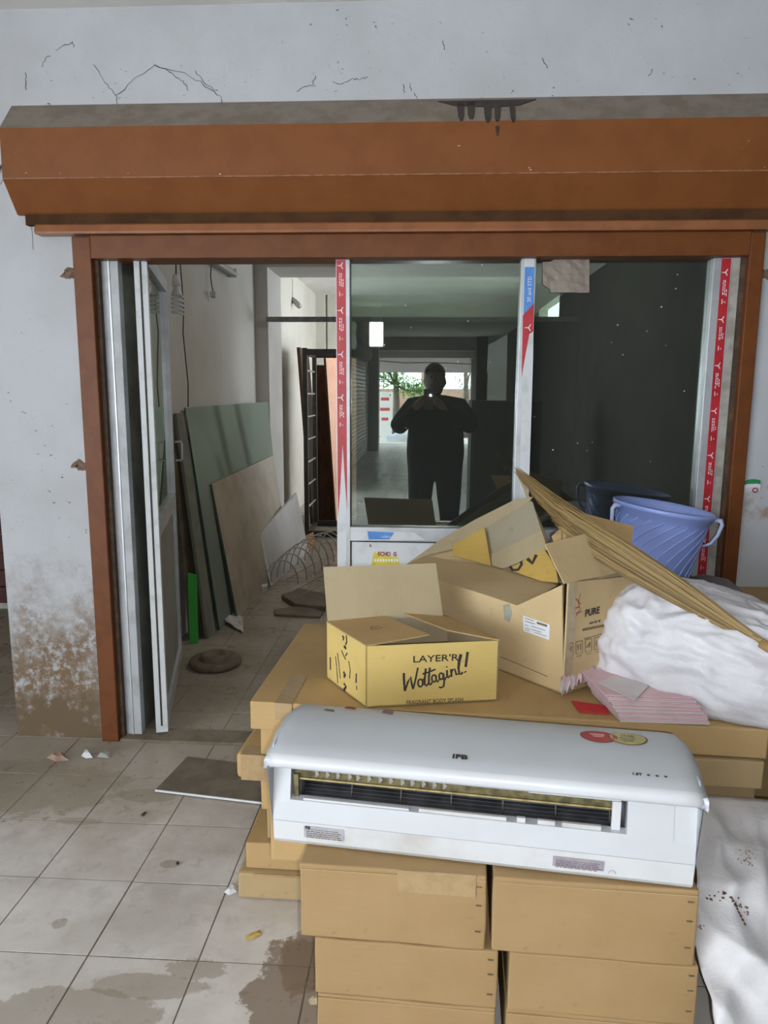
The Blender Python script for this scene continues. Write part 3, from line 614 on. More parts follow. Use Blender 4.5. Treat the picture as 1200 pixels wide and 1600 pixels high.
tube('mouth', [(.045, -.207, 1.565), (.068, -.2, 1.562), (.091, -.207, 1.565)], .005, mat('lip', (.16, .07, .06), rough=.5), pr)
ph = thing('phone', 'dark phone with its flash lit, mirrored in front of the face', 'phone')
box('phone_body', -.019, .060, -.026, -.018, 1.36, 1.525, DARKM, ph, .003); box('camera_bump', -.014, .016, -.0178, -.0165, 1.468, 1.518, INK, ph, .0004)
bm = bmesh.new(); bmesh.ops.create_cone(bm, cap_ends=True, segments=20, radius1=.007, radius2=.007, depth=.002); bm.transform(Matrix.Translation((.036, -.0165, 1.474)) @ Matrix.Rotation(math.pi/2, 4, 'X'))
newobj('flash_lens', bm, emit('flash_white', (.97, .99, 1), 900), ph)

# ================================================================== THE PILE OF CARTONS
def soft_box(bm, sx, sy_, sz, seed, amp=.003, bev=.004, n=6):
    """a carton body with slightly bowed, uneven faces; base at z = 0"""
    start = len(bm.verts)
    BX(bm, 0, sx, 0, sy_, 0, sz); vs_ = list(bm.verts)[start:]
    es = list({e for v in vs_ for e in v.link_edges})
    bmesh.ops.bevel(bm, geom=es, offset=bev, segments=2, affect='EDGES', profile=.5)
    bmesh.ops.subdivide_edges(bm, edges=[e for e in bm.edges if e.calc_length() > .05], cuts=n, use_grid_fill=True)
    for v in bm.verts:
        p = v.co*7+Vector((seed*3.1, seed*1.7, seed)); d = Vector((noise.noise(p), noise.noise(p+Vector((9, 0, 0))), noise.noise(p+Vector((0, 9, 0)))))*amp
        if v.co.z < .003: d.z = abs(d.z)*.3
        if v.co.z > sz-.006: d.z = -abs(d.z)
        v.co += d
def carton(label, x0, y0, z0, sx, sy_, sz, rz=0, m=CARD, seed=1, tape=None, group='brown cartons in the pile', amp=.003, bev=.004, parts=()):
    t = thing('carton', label, 'carton', (x0, y0, z0), rz, group); bm = bmesh.new(); soft_box(bm, sx, sy_, sz, seed, amp, bev)
    newobj('body', bm, m, t, True)
    for p in t.children:
        for f in p.data.polygons: f.use_smooth = False
    if tape:                                                       # strip over the front edge: (u centre, width, drop on the front, run on the top)
        u, w, dr_, run = tape; bm = bmesh.new(); e = .0035
        slab_bm(bm, [(u-w/2, -e, sz-dr_), (u+w/2, -e, sz-dr_), (u+w/2, -e, sz+e*.4), (u-w/2, -e, sz+e*.4)], (0, .003, 0))
        if run: slab_bm(bm, [(u-w/2, -e, sz+e*.1), (u+w/2, -e, sz+e*.1), (u+w/2, run, sz+e*.1), (u-w/2, run, sz+e*.1)], (0, 0, .0012))
        bmesh.ops.remove_doubles(bm, verts=bm.verts[:], dist=.0001); newobj('tape', bm, TAPE, t)
    if 'seam' in parts: box('seam', .004, sx-.004, sy_*.5-.002, sy_*.5+.002, sz-.0005, sz+.0006, INKG, t)
    if 'crease' in parts: box('crease', .003, sx-.003, -.0026, .001, sz*.93, sz*.93+.002, CARDD, t)
    if 'staple' in parts:
        for q in (.25, .6, .85): box('staple', sx-.022, sx-.010, -.0042, -.001, sz*q, sz*q+.002, INKG, t).rotation_euler = (0, 0, 0)
    return t
SR = math.radians(-3.2)                                            # the pile is turned a little, its right end nearer
ux = Vector((math.cos(SR), math.sin(SR), 0)); uy = Vector((-math.sin(SR), math.cos(SR), 0))
A0 = Vector((-.494, 1.950, 0))
def AT(u, v): p = A0+ux*u+uy*v; return p.x, p.y
# wide flat cartons of the back stack (left column visible layer by layer, right column at the frame edge)
carton('wide flat carton topmost on the stack, carrying the printed boxes', *AT(0, 0), .535, 1.42, .72, .085, SR, CARD, 1, (.10, .05, .05, .20))
carton('narrower flat carton second from the top at the left of the stack', *AT(.028, .012), .452, .78, .68, .082, SR, CARD, 3)
carton('flat carton second from the top at the right of the stack', *AT(.812, -.012), .452, .60, .70, .080, SR, CARDD, 4)
carton('taped flat carton sticking out furthest left from the stack', *AT(-.048, .010), .376, .84, .68, .074, SR, CARD, 5, (.06, .09, .079, .05), amp=.007, bev=.012)
carton('flat carton fourth from the top of the left stack, tucked under the taped one', *AT(.022, .02), .272, .76, .66, .099, SR, CARD, 6)
carton('flat carton fifth from the top of the left stack, half hidden by the air conditioner', *AT(.035, .03), .172, .74, .64, .099, SR, CARDD, 7)
carton('long low carton last but one from the floor at the left', -.520, 1.955, .086, .86, .66, .085, math.radians(-1), CARD, 8)
carton('long low carton lying on the floor at the left of the pile', -.540, 1.935, .001, .88, .66, .084, math.radians(-1), CARDD, 9, (.2, .3, .006, .0), bev=.008)
carton('flat carton third from the top at the right of the stack', *AT(.830, .02), .372, .58, .66, .079, SR, CARDD, 21)
carton('big floor carton carrying the right side of the stack', *AT(.835, .03), .001, .56, .64, .370, SR, CARDD, 22)
# front boxes, three rows of two
FRZ = math.radians(-2.4)
carton('front carton under the left half of the air conditioner, top row', -.262, 1.442, .296, .408, .235, .179, FRZ, CARDF, 10, (.30, .17, .05, 0), parts=('crease', 'staple'), amp=.004)
carton('front carton in the middle row at the left', -.232, 1.442, .151, .408, .47, .143, FRZ, CARDF, 11, parts=('staple',), amp=.004)
carton('front carton in the bottom row at the left', -.228, 1.445, .001, .404, .47, .148, FRZ, CARDF, 12, parts=('crease',), amp=.004)
carton('front carton under the right half of the air conditioner, top row', .160, 1.424, .296, .426, .235, .179, FRZ, CARDF, 13, parts=('crease', 'staple'), amp=.003)
carton('front carton in the middle row at the right', .200, 1.424, .151, .400, .46, .144, FRZ, CARDF, 14, parts=('staple',), amp=.003)
carton('front carton in the bottom row at the right', .198, 1.427, .001, .402, .46, .149, FRZ, CARDF, 15, parts=('crease',), amp=.003)
carton('carton behind the front row, jutting left under the air conditioner', -.385, 1.688, .297, .52, .225, .178, FRZ, CARD, 16, bev=.012)
carton('carton behind the front row, under the right rear of the air conditioner', .175, 1.672, .297, .42, .215, .178, FRZ, CARD, 17)
# back right pile against the wall, carrying the bucket
carton('upright carton behind the stack carrying the blue bucket', .60, 2.625, .001, .46, .255, .79, 0, CARDD, 18)
carton('brown carton against the white wall at the right edge', 1.075, 2.56, .001, .52, .325, .745, 0, CARD, 19, (.12, .05, .03, .3))

# ---- white split air conditioner lying on its back
AW = .905; aL = PZ(430, 1320, .478); aR = PZ(1080, 1395, .478); ARZ = math.atan2(aR.y-aL.y, aR.x-aL.x)
ac = thing('air_conditioner', 'white split air conditioner lying on its back across the front cartons', 'air conditioner', (aL.x-.004, aL.y+.006, .479), ARZ)
AW = (aR-aL).length+.008
back = [(.262, .0), (.262, .19), (.235, .226)]
low = [(.010, 0), (.001, .012), (-.002, .060), (.0, .105)]
full = [(.010, 0), (.001, .012), (-.002, .060), (.0, .105), (.012, .185), (.020, .203), (.235, .206), (.262, .19), (.262, 0)]
u0, u1 = .040, .770                                               # ends of the outlet mouth
bm = bmesh.new()
prism(bm, full, 0, u0); prism(bm, full, u1, AW)                    # end housings
prism(bm, [(.010, 0), (.001, .012), (-.002, .060), (.0, .112), (.024, .112), (.05, .03), (.262, .02), (.262, 0)], u0, u1)
prism(bm, [(.0135, .190), (.020, .203), (.235, .206), (.262, .19), (.262, .02), (.235, .02), (.235, .19), (.05, .195), (.018, .193)], u0, u1)
body = newobj('housing', bm, [ACW, ACWD], ac)
for p in body.data.polygons:
    if p.center.z < .061 and p.normal.y < -.3: p.material_index = 1
box('base_seam', .0, AW, -.0026, -.001, .0595, .0607, LBL, body)
# front panel: thin curved shell with a rolled lip
op = [(-.030, .204), (-.036, .212), (-.034, .224), (-.022, .233), (.02, .240), (.08, .249), (.15, .253), (.21, .246), (.250, .228), (.264, .196)]
ip = [(p[0]+(.012 if i < 3 else 0), p[1]-(.004 if i < 3 else .007)) for i, p in enumerate(op)]
bm = bmesh.new(); NS = 40; xs_ = []
for i in range(NS+1):
    u = i/NS; x = -.012+u*(AW+.024); xs_.append(x)
def ring(x, shrink): return [bm.verts.new((x, p[0]*1+shrink*.02*(1 if p[0] < .05 else -1), p[1]-shrink*.012)) for p in op]+[bm.verts.new((x, p[0], p[1]-shrink*.012)) for p in ip[::-1]]
edge = [max(0, 1-min(x+.012, AW+.012-x)/.03)**2 for x in xs_]
rings = [ring(x, e) for x, e in zip(xs_, edge)]
for a, b in zip(rings, rings[1:]):
    for k in range(len(a)): bm.faces.new((a[k], a[(k+1) % len(a)], b[(k+1) % len(a)], b[k]))
bm.faces.new(rings[0][::-1]); bm.faces.new(rings[-1])
fp = newobj('front_panel', bm, [ACW, ACG], ac, True)
for p in fp.data.polygons:
    if abs(p.normal.z) > .5 and p.center.y > -.016: p.material_index = 1
for s, x in ((0, -.003), (1, AW)):                                 # side cheeks narrowing under the lip
    bm = bmesh.new(); prism(bm, [(.012, .0), (.004, .06), (.006, .12), (.016, .17), (-.008, .195), (-.028, .205), (.02, .236), (.20, .238), (.262, .19), (.262, 0)], x, x+.003); newobj('side_cheek', bm, ACW, ac)
box('panel_gap', .01, AW-.01, .0145, .017, .1975, .2015, mat('gap_grey', (.25, .23, .24), rough=.7), ac)
# inside the mouth
box('duct_floor', u0, u1, .05, .235, .031, .036, ACD, ac)
bm = bmesh.new(); seg = 28; cyl = []
for k in range(36):                                                # blower: long thin vanes round a drum
    a = k*2*math.pi/36; c_, s_ = math.cos(a), math.sin(a); r0, r1 = .040, .048
    slab_bm(bm, [(u0+.02, .088+r0*c_, .108+r0*s_), (u0+.02, .088+r1*math.cos(a+.12), .108+r1*math.sin(a+.12)), (u1-.03, .088+r1*math.cos(a+.12), .108+r1*math.sin(a+.12)), (u1-.03, .088+r0*c_, .108+r0*s_)], (0, .0012, .0012))
TUBE(bm, [(u0+.02, .088, .108), (u1-.03, .088, .108)], .039, 28)
bl = newobj('blower', bm, ACD, ac)
for k in range(7):
    x = u0+.02+(u1-u0-.05)*k/6; bm = bmesh.new(); bmesh.ops.create_cone(bm, cap_ends=True, segments=32, radius1=.0495, radius2=.0495, depth=.003); bm.transform(Matrix.Translation((x, .088, .108)) @ Matrix.Rotation(math.pi/2, 4, 'Y')); newobj('blower_ring', bm, DARKM, bl)
bm = bmesh.new(); prism(bm, [(.020, .190), (.024, .156), (.05, .148), (.06, .192)], u0+.005, u1-.012); fn = newobj('evaporator_fins', bm, BRASS, ac)
bm = bmesh.new(); prism(bm, [(.0205, .1560), (.0205, .1520), (.030, .1500), (.030, .1540)], u0+.005, u1-.015); newobj('drip_edge', bm, GILT, fn)
for k in range(13):                                                # bent pale fin ends
    x = u0+.055+k*.024+random.uniform(-.003, .003)
    if x < u1-.05: slab('bent_fin', [(x, .0200, .161), (x+.004, .0200, .162), (x+.010, .0190, .170), (x+.004, .0185, .179), (x, .0185, .179), (x+.005, .0190, .170)], (0, .001, 0), ROD, fn)
def tab(a, b, z0, z1, m=ACWD): box('louver_tab', u0+(u1-u0)*a, u0+(u1-u0)*b, .004, .012, z0, z1, m, ac, .001)
tab(.04, .37, .109, .116); tab(.40, .66, .109, .119); tab(.69, .715, .109, .122); tab(.75, .80, .109, .121); tab(.82, .93, .109, .121); tab(.36, .66, .184, .193, ACW); tab(.72, .98, .182, .193, ACW)
box('louver_clip', u1-.030, u1-.012, .012, .024, .112, .176, ACWD, ac, .001); box('louver_clip', u0+.004, u0+.016, .014, .024, .112, .166, BRASS, ac, .001)
slab('service_cover', [(u1+.012, -.0012, .112), (AW-.045, -.0012, .106), (AW-.045, .0098, .181), (u1+.012, .0098, .181)], (0, .0006, 0), ACW, ac)
for (a, b, z0, z1, m_) in ((.072, .165, .024, .053, LBL), (.622, .728, .022, .046, mat('violet_grey_label', (.30, .27, .31), (.36, .34, .37), 30, rough=.5))):
    lb = slab('rating_label', [(a, -.0006, z0), (b, -.0006, z0), (b, -.0028, z1), (a, -.0028, z1)], (0, -.0004, 0), m_, ac); bm = bmesh.new()
    for r in range(5):
        x = a+.006; zz = z1-.008-r*(z1-z0)/6
        while x < b-.012:
            l = random.uniform(.004, .014); BX(bm, x, min(x+l, b-.005), -.0034, -.0030+.0008, zz-.0005, zz+.0005); x += l+.002
    stuff(newobj('label_print', bm, INKG if m_ is LBL else mat('violet_print', (.22, .16, .19), rough=.6), lb))
text('label_lettering', 'IFB', .009, frame((.081, -.0036, .0495), (1, 0, 0), (0, 0, 1)), INK, ac, offset=.0003)
def panel_pt(u, v): # on the front panel, v measured back from the lip
    for a, b in zip(op, op[1:]):
        if a[0] <= v <= b[0]: return Vector((u, v, a[1]+(b[1]-a[1])*(v-a[0])/(b[0]-a[0])+.0012))
    return Vector((u, v, .25))
text('brand_lettering', 'IFB', .021, frame(panel_pt(.418, .020), (1, 0, 0), (0, .99, .12)), INK, ac, offset=.0008, sx=1.25)
text('capacity_lettering', '1.5T', .011, frame(panel_pt(.785, .016), (1, 0, 0), (0, .99, .12)), INK, ac, offset=.0003)
for k in range(3):
    c_ = panel_pt(.808+k*.017, .016); slab('star_mark', [c_+Vector((math.sin(a)*r, math.cos(a)*r, math.cos(a)*r*.12)) for a, r in [(j*math.pi/5, .0045 if j % 2 == 0 else .002) for j in range(10)]], (0, 0, .0004), INK, ac)
for (cu, cv, ru, rv, m_, nm) in ((.722, .150, .041, .030, mat('oval_red', (.46, .06, .07), (.36, .05, .06), 30, rough=.4), 'red_sticker'), (.786, .152, .043, .032, mat('oval_yellow', (.52, .48, .20), (.42, .38, .17), 30, rough=.4), 'yellow_sticker')):
    for r_, mm, dz in ((1.0, mat(nm+'_rim', (.20, .12, .08), rough=.5), 0), (.9, m_, .0006)):
        st_ = slab(nm, [panel_pt(cu+math.cos(a)*ru*r_, cv+math.sin(a)*rv*r_)+Vector((0, 0, dz)) for a in [k*2*math.pi/28 for k in range(28)]], (0, 0, .0005), mm, ac)
    if 'red' not in nm: text('sticker_lettering', 'STAR', .014, frame(panel_pt(cu, cv+.008)+Vector((0, 0, .0014)), (1, 0, 0), (0, 1, .02)), INKG, ac, sx=.9)
    bm = bmesh.new()
    for k in range(3): p = panel_pt(cu-.02+k*.004, cv+(-.006 if 'red' not in nm else .006)-k*.006); BX(bm, p.x, p.x+.034-k*.006, p.y, p.y+.0018, p.z+.001, p.z+.0015)
    stuff(newobj('sticker_print', bm, INKG if 'red' not in nm else mat('pale_pink_print', (.6, .42, .36), rough=.5), ac))
for (cu, cv, w_, h_, m_) in ((.075, .17, .028, .012, INKG), (.12, .20, .03, .012, INKR), (.175, .215, .035, .02, mat('old_glue', (.33, .24, .24), rough=.7)), (.215, .19, .030, .03, mat('old_glue_dark', (.24, .15, .15), rough=.7))):
    slab('torn_sticker', [panel_pt(cu, cv)+Vector((0, 0, .0003)), panel_pt(cu+w_, cv-h_*.4)+Vector((0, 0, .0003)), panel_pt(cu+w_*.9, cv+h_*.6)+Vector((0, 0, .0003)), panel_pt(cu+.1*w_, cv+h_)+Vector((0, 0, .0003))], (0, 0, .0004), m_, ac)
bm = bmesh.new()
for k in range(14): TUBE(bm, [(.745+.007*math.cos(a), -.0024, .020+.007*math.sin(a)) for a in (k*math.pi/14, (k+1)*math.pi/14)], .0006, 4)
stuff(newobj('recycling_mark', bm, LBL, ac))

# ================================================================== THINGS ON THE PILE
def plane3(a, b, c): n = (b-a).cross(c-a).normalized(); return n if n.dot(EYE-a) > 0 else -n
def strokes(name, lines, r, p0, n, m, parent, off=.0006, jitter=0):
    bm = bmesh.new()
    for ln in lines:
        w = r
        if isinstance(ln[0], (int, float)): w = r*ln[0]; ln = ln[1:]
        pts = [PP(x, y, p0, n) for x, y in ln]; TUBE(bm, pts, [w]*len(pts), 6)
    for v in bm.verts: d = (v.co-p0).dot(n); v.co -= n*(d-max(-.001, min(d*.12, .0006))-off)
    return newobj(name, bm, m, parent)
def panel(name, px, p0, n, m, parent, th=.004):                    # sheet of card on the plane (p0, n), thickness away from the eye
    return slab(name, [PP(x, y, p0, n) for x, y in px], -n*th, m, parent)
def arc(cx_, cy_, rx, ry, a0, a1, k=10): return [(cx_+rx*math.cos(math.radians(a0+(a1-a0)*i/k)), cy_+ry*math.sin(math.radians(a0+(a1-a0)*i/k))) for i in range(k+1)]
Z0 = .622
# ---- printed body splash carton, open
wt = thing('printed_carton', 'small open yellow kraft carton printed Wottagirl in black script', 'carton')
ZT = .802
A = PZ(572, 1010, ZT); B = PZ(780, 1001, ZT); C = PZ(510, 972, ZT); D = B+C-A; dn_ = Vector((0, 0, Z0-ZT))
def wall(name, p, q, m, parent, inward, th=.004, lift=Vector()):
    iv = Vector(inward); iv.z = 0; iv.normalize(); return slab(name, [p, q, q+dn_, p+dn_], iv*th, m, parent)
CARDP = cardboard('kraft_card_printed', (.70, .52, .185), (.63, .46, .155))
CARDU = cardboard('kraft_card_pale', (.64, .48, .27), (.55, .41, .22))
wall('front_wall', A, B, CARDP, wt, C-A); wall('side_wall', A, C, CARDP, wt, B-A); wall('back_wall', C, D, CARDI, wt, A-C); wall('side_wall', B, D, CARDI, wt, A-B)
slab('bottom', [A+dn_, B+dn_, D+dn_, C+dn_], (0, 0, .004), CARDD, wt)
hh = Vector((0, 0, .003))
slab('top_flap', [A+hh, C+hh, PZ(598, 961, ZT+.012), PZ(671, 991, ZT+.012)], (0, 0, -.004), CARD, wt)
slab('top_flap', [B+hh, D+hh, PZ(618, 953, ZT+.02), PZ(699, 984, ZT+.006)], (0, 0, -.004), CARD, wt)
nb = plane3(C, D, C+Vector((0, .35, 1)));
panel('back_flap', [(512, 974), (692, 962), (681, 880), (505, 886)], C, nb, CARDI, wt)
nF = plane3(A, B, A+dn_); nS = plane3(A, C, A+dn_)
fx = (B-A).normalized(); cF = lambda x, y: PP(500+x/4, 860+y/4, A, nF)+nF*.0008
text('brand_lettering', "LAYER'R", .0275, frame(cF(722, 676), fx, (0, 0, 1)), INK, wt, sx=1.32, offset=.0003)
q = lambda *ps: [(500+x/4, 860+y/4) for x, y in ps]
strokes('script_lettering', [
    [1.3]+q((524, 766), (524, 800), (530, 878)), [1.1]+q((530, 878), (550, 820), (566, 790), (572, 830), (582, 866)), q((582, 866), (598, 800), (606, 760), (612, 732)),
    q(*arc(627, 828, 15, 24, -100, 260, 14)), q((640, 812), (652, 800)), [1.2]+q((661, 738), (655, 790), (653, 838), (664, 846), (676, 832)), [1.2]+q((686, 732), (680, 790), (680, 836), (690, 840), (700, 824)), q((640, 772), (680, 760), (722, 742)),
    q(*arc(712, 800, 14, 22, -60, 300, 14)), q((724, 778), (726, 812), (734, 824), (744, 806)), q(*arc(757, 786, 13, 20, -60, 300, 14)), [1.1]+q((770, 766), (776, 820), (772, 850), (754, 858), (744, 852)), q((776, 812), (790, 790)),
    [1.1]+q((793, 748), (794, 790), (802, 796), (812, 780)), q((790, 730), (795, 724)), [1.1]+q((818, 742), (822, 790)), q((820, 764), (830, 744), (842, 742), (846, 756)), [1.2]+q((884, 652), (872, 690), (866, 740), (870, 774), (884, 772), (890, 760)), q((884, 652), (876, 648), (866, 690), (862, 740)), q((846, 756), (852, 778), (862, 770)),
    [1.5]+q((922, 634), (916, 680), (910, 728)), [1.6]+q((906, 756), (909, 762))], .0026, A, nF, INK, wt)
text('small_lettering', 'FRAGRANT BODY SPLASH', .0165, frame(cF(718, 942), fx, (0, 0, 1)), INK, wt, sx=.86)
strokes('side_print', [[1.8]+q((140, 535), (150, 545), (145, 560)), [1.5]+q((165, 530), (168, 570), (160, 590)), [2]+q((150, 600), (165, 612)), q((135, 625), (150, 660), (162, 682)), q((172, 640), (160, 660)),
    [2.4]+q((148, 760), (158, 778), (150, 790)), q((110, 640), (120, 720), (128, 800)), q((98, 660), (106, 740), (112, 830)), q((180, 690), (190, 750), (186, 800)), [2.2]+q((150, 832), (164, 850), (152, 872)), q((146, 866), (154, 876), (158, 884)), [1.6]+q((65, 668), (66, 746)), [1.6]+q((228, 770), (226, 828)), q((229, 846), (230, 872))], .0024, A, nS, INK, wt)
strokes('flap_mark', [q((318, 480), (385, 474), (388, 486), (322, 494), (318, 480))], .0016, PZ(592, 981, ZT+.008), Vector((0, 0, 1)), INK, wt)

# ---- big open carton with the PURE print
pc = thing('open_carton', 'large open brown carton printed PURE with its flaps standing up', 'carton')
K = PZ(880, 1085, Z0); eL = Vector((-.68, .735, 0)).normalized(); eR = Vector((.79, .61, 0)).normalized(); Zv = Vector((0, 0, 1))
nL = plane3(K, K+eL, K+Zv); nR = plane3(K, K+eR, K+Zv)
LL, RL = .62, .40
def onL(x, y): return PP(x, y, K, nL)
hA = onL(683, 905); hB = onL(808, 946); hK = onL(878, 914)
Lf = K+eL*LL; hz = hA.z
slab('long_wall', [K, hK, hB, hA, Vector((Lf.x, Lf.y, hz)), Lf], eR*.005, CARDU, pc)
rt = PP(880, 912, K, nR).z; Rf = K+eR*RL
slab('print_wall', [K, K+Zv*(rt-Z0), Rf+Zv*(rt-Z0-.03), Rf], eL*.005, CARDU, pc)
Ff = Lf+eR*RL
slab('far_wall', [Rf, Rf+Zv*(rt-Z0-.03), Ff+Zv*(hz-Z0), Ff], -eR*.005, CARDI, pc); slab('back_wall', [Lf, Lf+Zv*(hz-Z0), Ff+Zv*(hz-Z0), Ff], -eL*.005, CARDI, pc); slab('bottom', [K, Lf, Ff, Rf], (0, 0, .004), CARDU, pc)
nFl = plane3(hA, hB, hA+eR*.20+Zv*.015)
panel('long_flap', [(683, 905), (815, 948), (871, 914), (848, 905), (766, 886), (665, 868), (634, 882)], hA, nFl, CARDU, pc)
slab('corner_tape', [K-nR*-.002+Zv*.0, K+Zv*(rt-Z0), K+Zv*(rt-Z0)+eR*.035, K+eR*.035], nR*.0012, mat('old_tape', (.46, .36, .21), (.40, .30, .17), 20, rough=.3, coat=.4), pc)
pF = K+Zv*(rt-Z0)
nRf = plane3(pF, pF+eR, pF+Zv*.2+eL*.10)
panel('print_flap', [(882, 912), (978, 892), (1000, 872), (946, 826), (852, 850)], pF, nRf, CARDU, pc)
pB = Rf+Zv*(rt-Z0-.02); nBk = plane3(pB, pB+Vector((1, .05, 0)), pB+Zv*.2+Vector((0, .06, 0)))
panel('far_flap', [(862, 838), (905, 800), (990, 822), (984, 872), (940, 905), (880, 890)], pB, nBk, CARD, pc)
# inner flaps and the nested yellow carton
pI = K+eL*.30+eR*.20+Zv*.22; nI = plane3(pI, pI+eL, pI+Zv*.8+eR*.55)
panel('liner', [(640, 884), (690, 852), (760, 815), (826, 790), (850, 830), (873, 908), (760, 900)], pI+eR*.05, nI, CARDU, pc)
panel('inner_flap', [(634, 882), (665, 868), (706, 858), (757, 826), (826, 784), (832, 776), (800, 783), (742, 812), (690, 842)], pI+eR*.02, nI, CARDI, pc)
panel('inner_flap', [(757, 826), (826, 784), (832, 784), (846, 829), (768, 866)], pI+eR*.012, nI, CARDG, pc)
panel('inner_flap', [(768, 866), (846, 829), (856, 858), (812, 878), (786, 888), (767, 883)], pI, nI, CARDI, pc)
panel('edge_strip', [(806, 738), (812, 742), (884, 905), (886, 912), (874, 910), (866, 880), (830, 800), (818, 765)], pI+eR*.06, nI, CARDI, pc)
yc = panel('yellow_liner', [(706, 852), (757, 824), (767, 884), (708, 868)], pI-eR*.012, nI, CARDY, pc); panel('yellow_liner', [(800, 886), (850, 858), (868, 884), (872, 910), (845, 908), (806, 894)], pI-eR*.004, nI, CARDY, pc)
strokes('liner_print', [[1.6]]+[[1.6]+[(796, 886), (800, 892), (810, 890), (815, 882), (814, 878)], [1.8]+[(824, 874), (832, 880), (838, 868)]] if False else [[1.6, (797, 885), (801, 891), (810, 890), (815, 882), (814, 877)], [2.0, (824, 873), (832, 880), (838, 867)]], .0035, pI-eR*.006, nI, INK, pc)
strokes('liner_print', [[1.2, (868, 860), (890, 852)], [.8, (878, 815), (878, 850)], [.8, (886, 812), (886, 846)]], .0025, pB, nBk, INKG, pc)
pr8 = lambda *ps: [(500+x/2.4, 740+y/2.4) for x, y in ps]
pR = lambda x, y: PP(x, y, K, nR)+nR*.0016
text('print_lettering', 'PURE', .030, frame(pR(925, 956), eR, Zv), INK, pc, sx=.95, offset=.0007)
text('print_lettering', 'NW. WT. 20', .010, frame(pR(929, 972), eR, Zv), INK, pc, sx=.9)
strokes('print_bars', [[1.6, (910, 984), (944, 977)], [.5, (912, 998), (942, 990)]], .0025, K, nR, INKG, pc, .0012)
for k in range(4):
    x = 890+k*14.5; y = 1014-k*3.2
    strokes('handling_icon', [[(x-5, y-8), (x+5, y-10), (x+5, y+9), (x-5, y+11), (x-5, y-8)], [1.4]+[(x-2, y-4), (x-2, y+5)] if k % 2 else [1.4]+[(x-3, y+4), (x+3, y-4)], [1.4]+[(x+2, y-5), (x+2, y+4)], [.6]+[(x-4, y+15), (x+4, y+13)]], .0014, K, nR, INKG, pc, .0012)
strokes('red_flourish', [[(907, 927), (903, 940), (906, 952), (900, 962)], [(899, 935), (907, 944)], [(905, 948), (898, 950)], [(909, 955), (900, 958)]], .0014, K, nR, INKR, pc, .0012)
lb = panel('white_label', [(817, 962), (859, 976), (858, 1000), (818, 986)], K+nL*.002, nL, LBLW, pc, .001)
strokes('label_print', [[.8, (820, 966), (834, 970)], [.8, (820, 970), (836, 975)], [2.4, (839, 973), (855, 978)], [.6, (820, 976), (826, 978)], [.6, (820, 981), (828, 983)], [.6, (830, 978), (852, 985)], [.6, (830, 983), (846, 988)], [.6, (836, 988), (854, 994)], [.6, (820, 984), (827, 986)]], .0014, K+nL*.002, nL, INKG, pc, .0006)
strokes('bottom_print', [[.8, (782, 1026), (800, 1033), (830, 1046), (856, 1057)]], .0016, K, nL, INKG, pc, .0012)
panel('paint_smear', [(786, 945), (796, 943), (800, 958), (796, 972), (788, 968)], K+nL*.0008, nL, mat('pale_blue_smear', (.36, .38, .30), (.33, .25, .14), 22, rough=.7), pc, .0006)

# ---- blue bucket, a little tilted
bk = thing('bucket', 'blue plastic bucket with swirling ribs standing behind the cartons', 'bucket', (.840, 2.70, .808)); bk.rotation_euler = (0, math.radians(8.0), 0)
HB = .285; prof = [(.0, .0), (.118, .0), (.126, .006), (.142, .10), (.160, .22), (.166, .252), (.170, .254), (.172, .268), (.180, .270), (.182, HB), (.177, HB+.002), (.173, .275), (.163, .25), (.138, .10), (.120, .012), (.0, .010)]
bm = bmesh.new(); LATHE(bm, prof, 0, 0, 56); bmesh.ops.remove_doubles(bm, verts=bm.verts[:], dist=.0005); newobj('shell', bm, BUCK, bk, True)
def rad(z): return .126+(.164-.126)*z/.25
for k in range(22):
    a0 = k*2*math.pi/22; pts = []
    for i in range(13):
        t = i/12; z = .012+t*.232; a = a0+1.05*(t**1.9); pts.append((rad(z)*math.cos(a)+0, rad(z)*math.sin(a), z))
    bm = bmesh.new(); TUBE(bm, pts, .0034, 6); newobj('rib', bm, BUCK, bk, True)
for a in (math.radians(196), math.radians(-14)):
    d = Vector((math.cos(a), math.sin(a), 0)); bm = bmesh.new()
    TUBE(bm, [d*.176+Vector((0, 0, .268)), d*.200+Vector((0, 0, .268)), d*.206+Vector((0, 0, .255)), d*.200+Vector((0, 0, .215)), d*.182+Vector((0, 0, .180)), d*.158+Vector((0, 0, .165))], [.009, .009, .008, .007, .006, .005], 8); newobj('handle_lug', bm, BUCKL, bk, True)

# ---- grey card, plastic scrap
gc = slab('grey_card', [PZ(x, y, .7925) for x, y in ((1066, 906), (1098, 898), (1138, 906), (1160, 924), (1166, 948), (1132, 956), (1090, 948))], (0, 0, .003), GREYC); tag(gc, 'torn flat grey cardboard sheet lying beside the blue bucket', 'cardboard')
def crumple(name, label, cat, fn, nu, nv, m, th=.0015, smooth=True):
    bm = bmesh.new(); vv = [[bm.verts.new(fn(i/nu, j/nv)) for j in range(nv+1)] for i in range(nu+1)]
    for i in range(nu):
        for j in range(nv): bm.faces.new((vv[i][j], vv[i+1][j], vv[i+1][j+1], vv[i][j+1]))
    o = newobj(name, bm, m, None, smooth); tag(o, label, cat); md = o.modifiers.new('thickness', 'SOLIDIFY'); md.thickness = th; return o
def ridg(p): return 1-2*abs(noise.noise(p))
def scrap(u, v):
    p = PZ(1105+u*120, 936+u*22+v*44, .765); p.z = .772+.03*ridg(Vector((u*5, v*4, 2)))+.02*noise.noise(Vector((u*11, v*9, 5))); return p
crumple('plastic_sheet', 'crumpled clear white plastic sheet on the carton at the right edge', 'plastic sheet', scrap, 26, 14, mat('shiny_poly', (.62, .62, .66), (.45, .44, .47), 14, rough=.2, coat=.5))

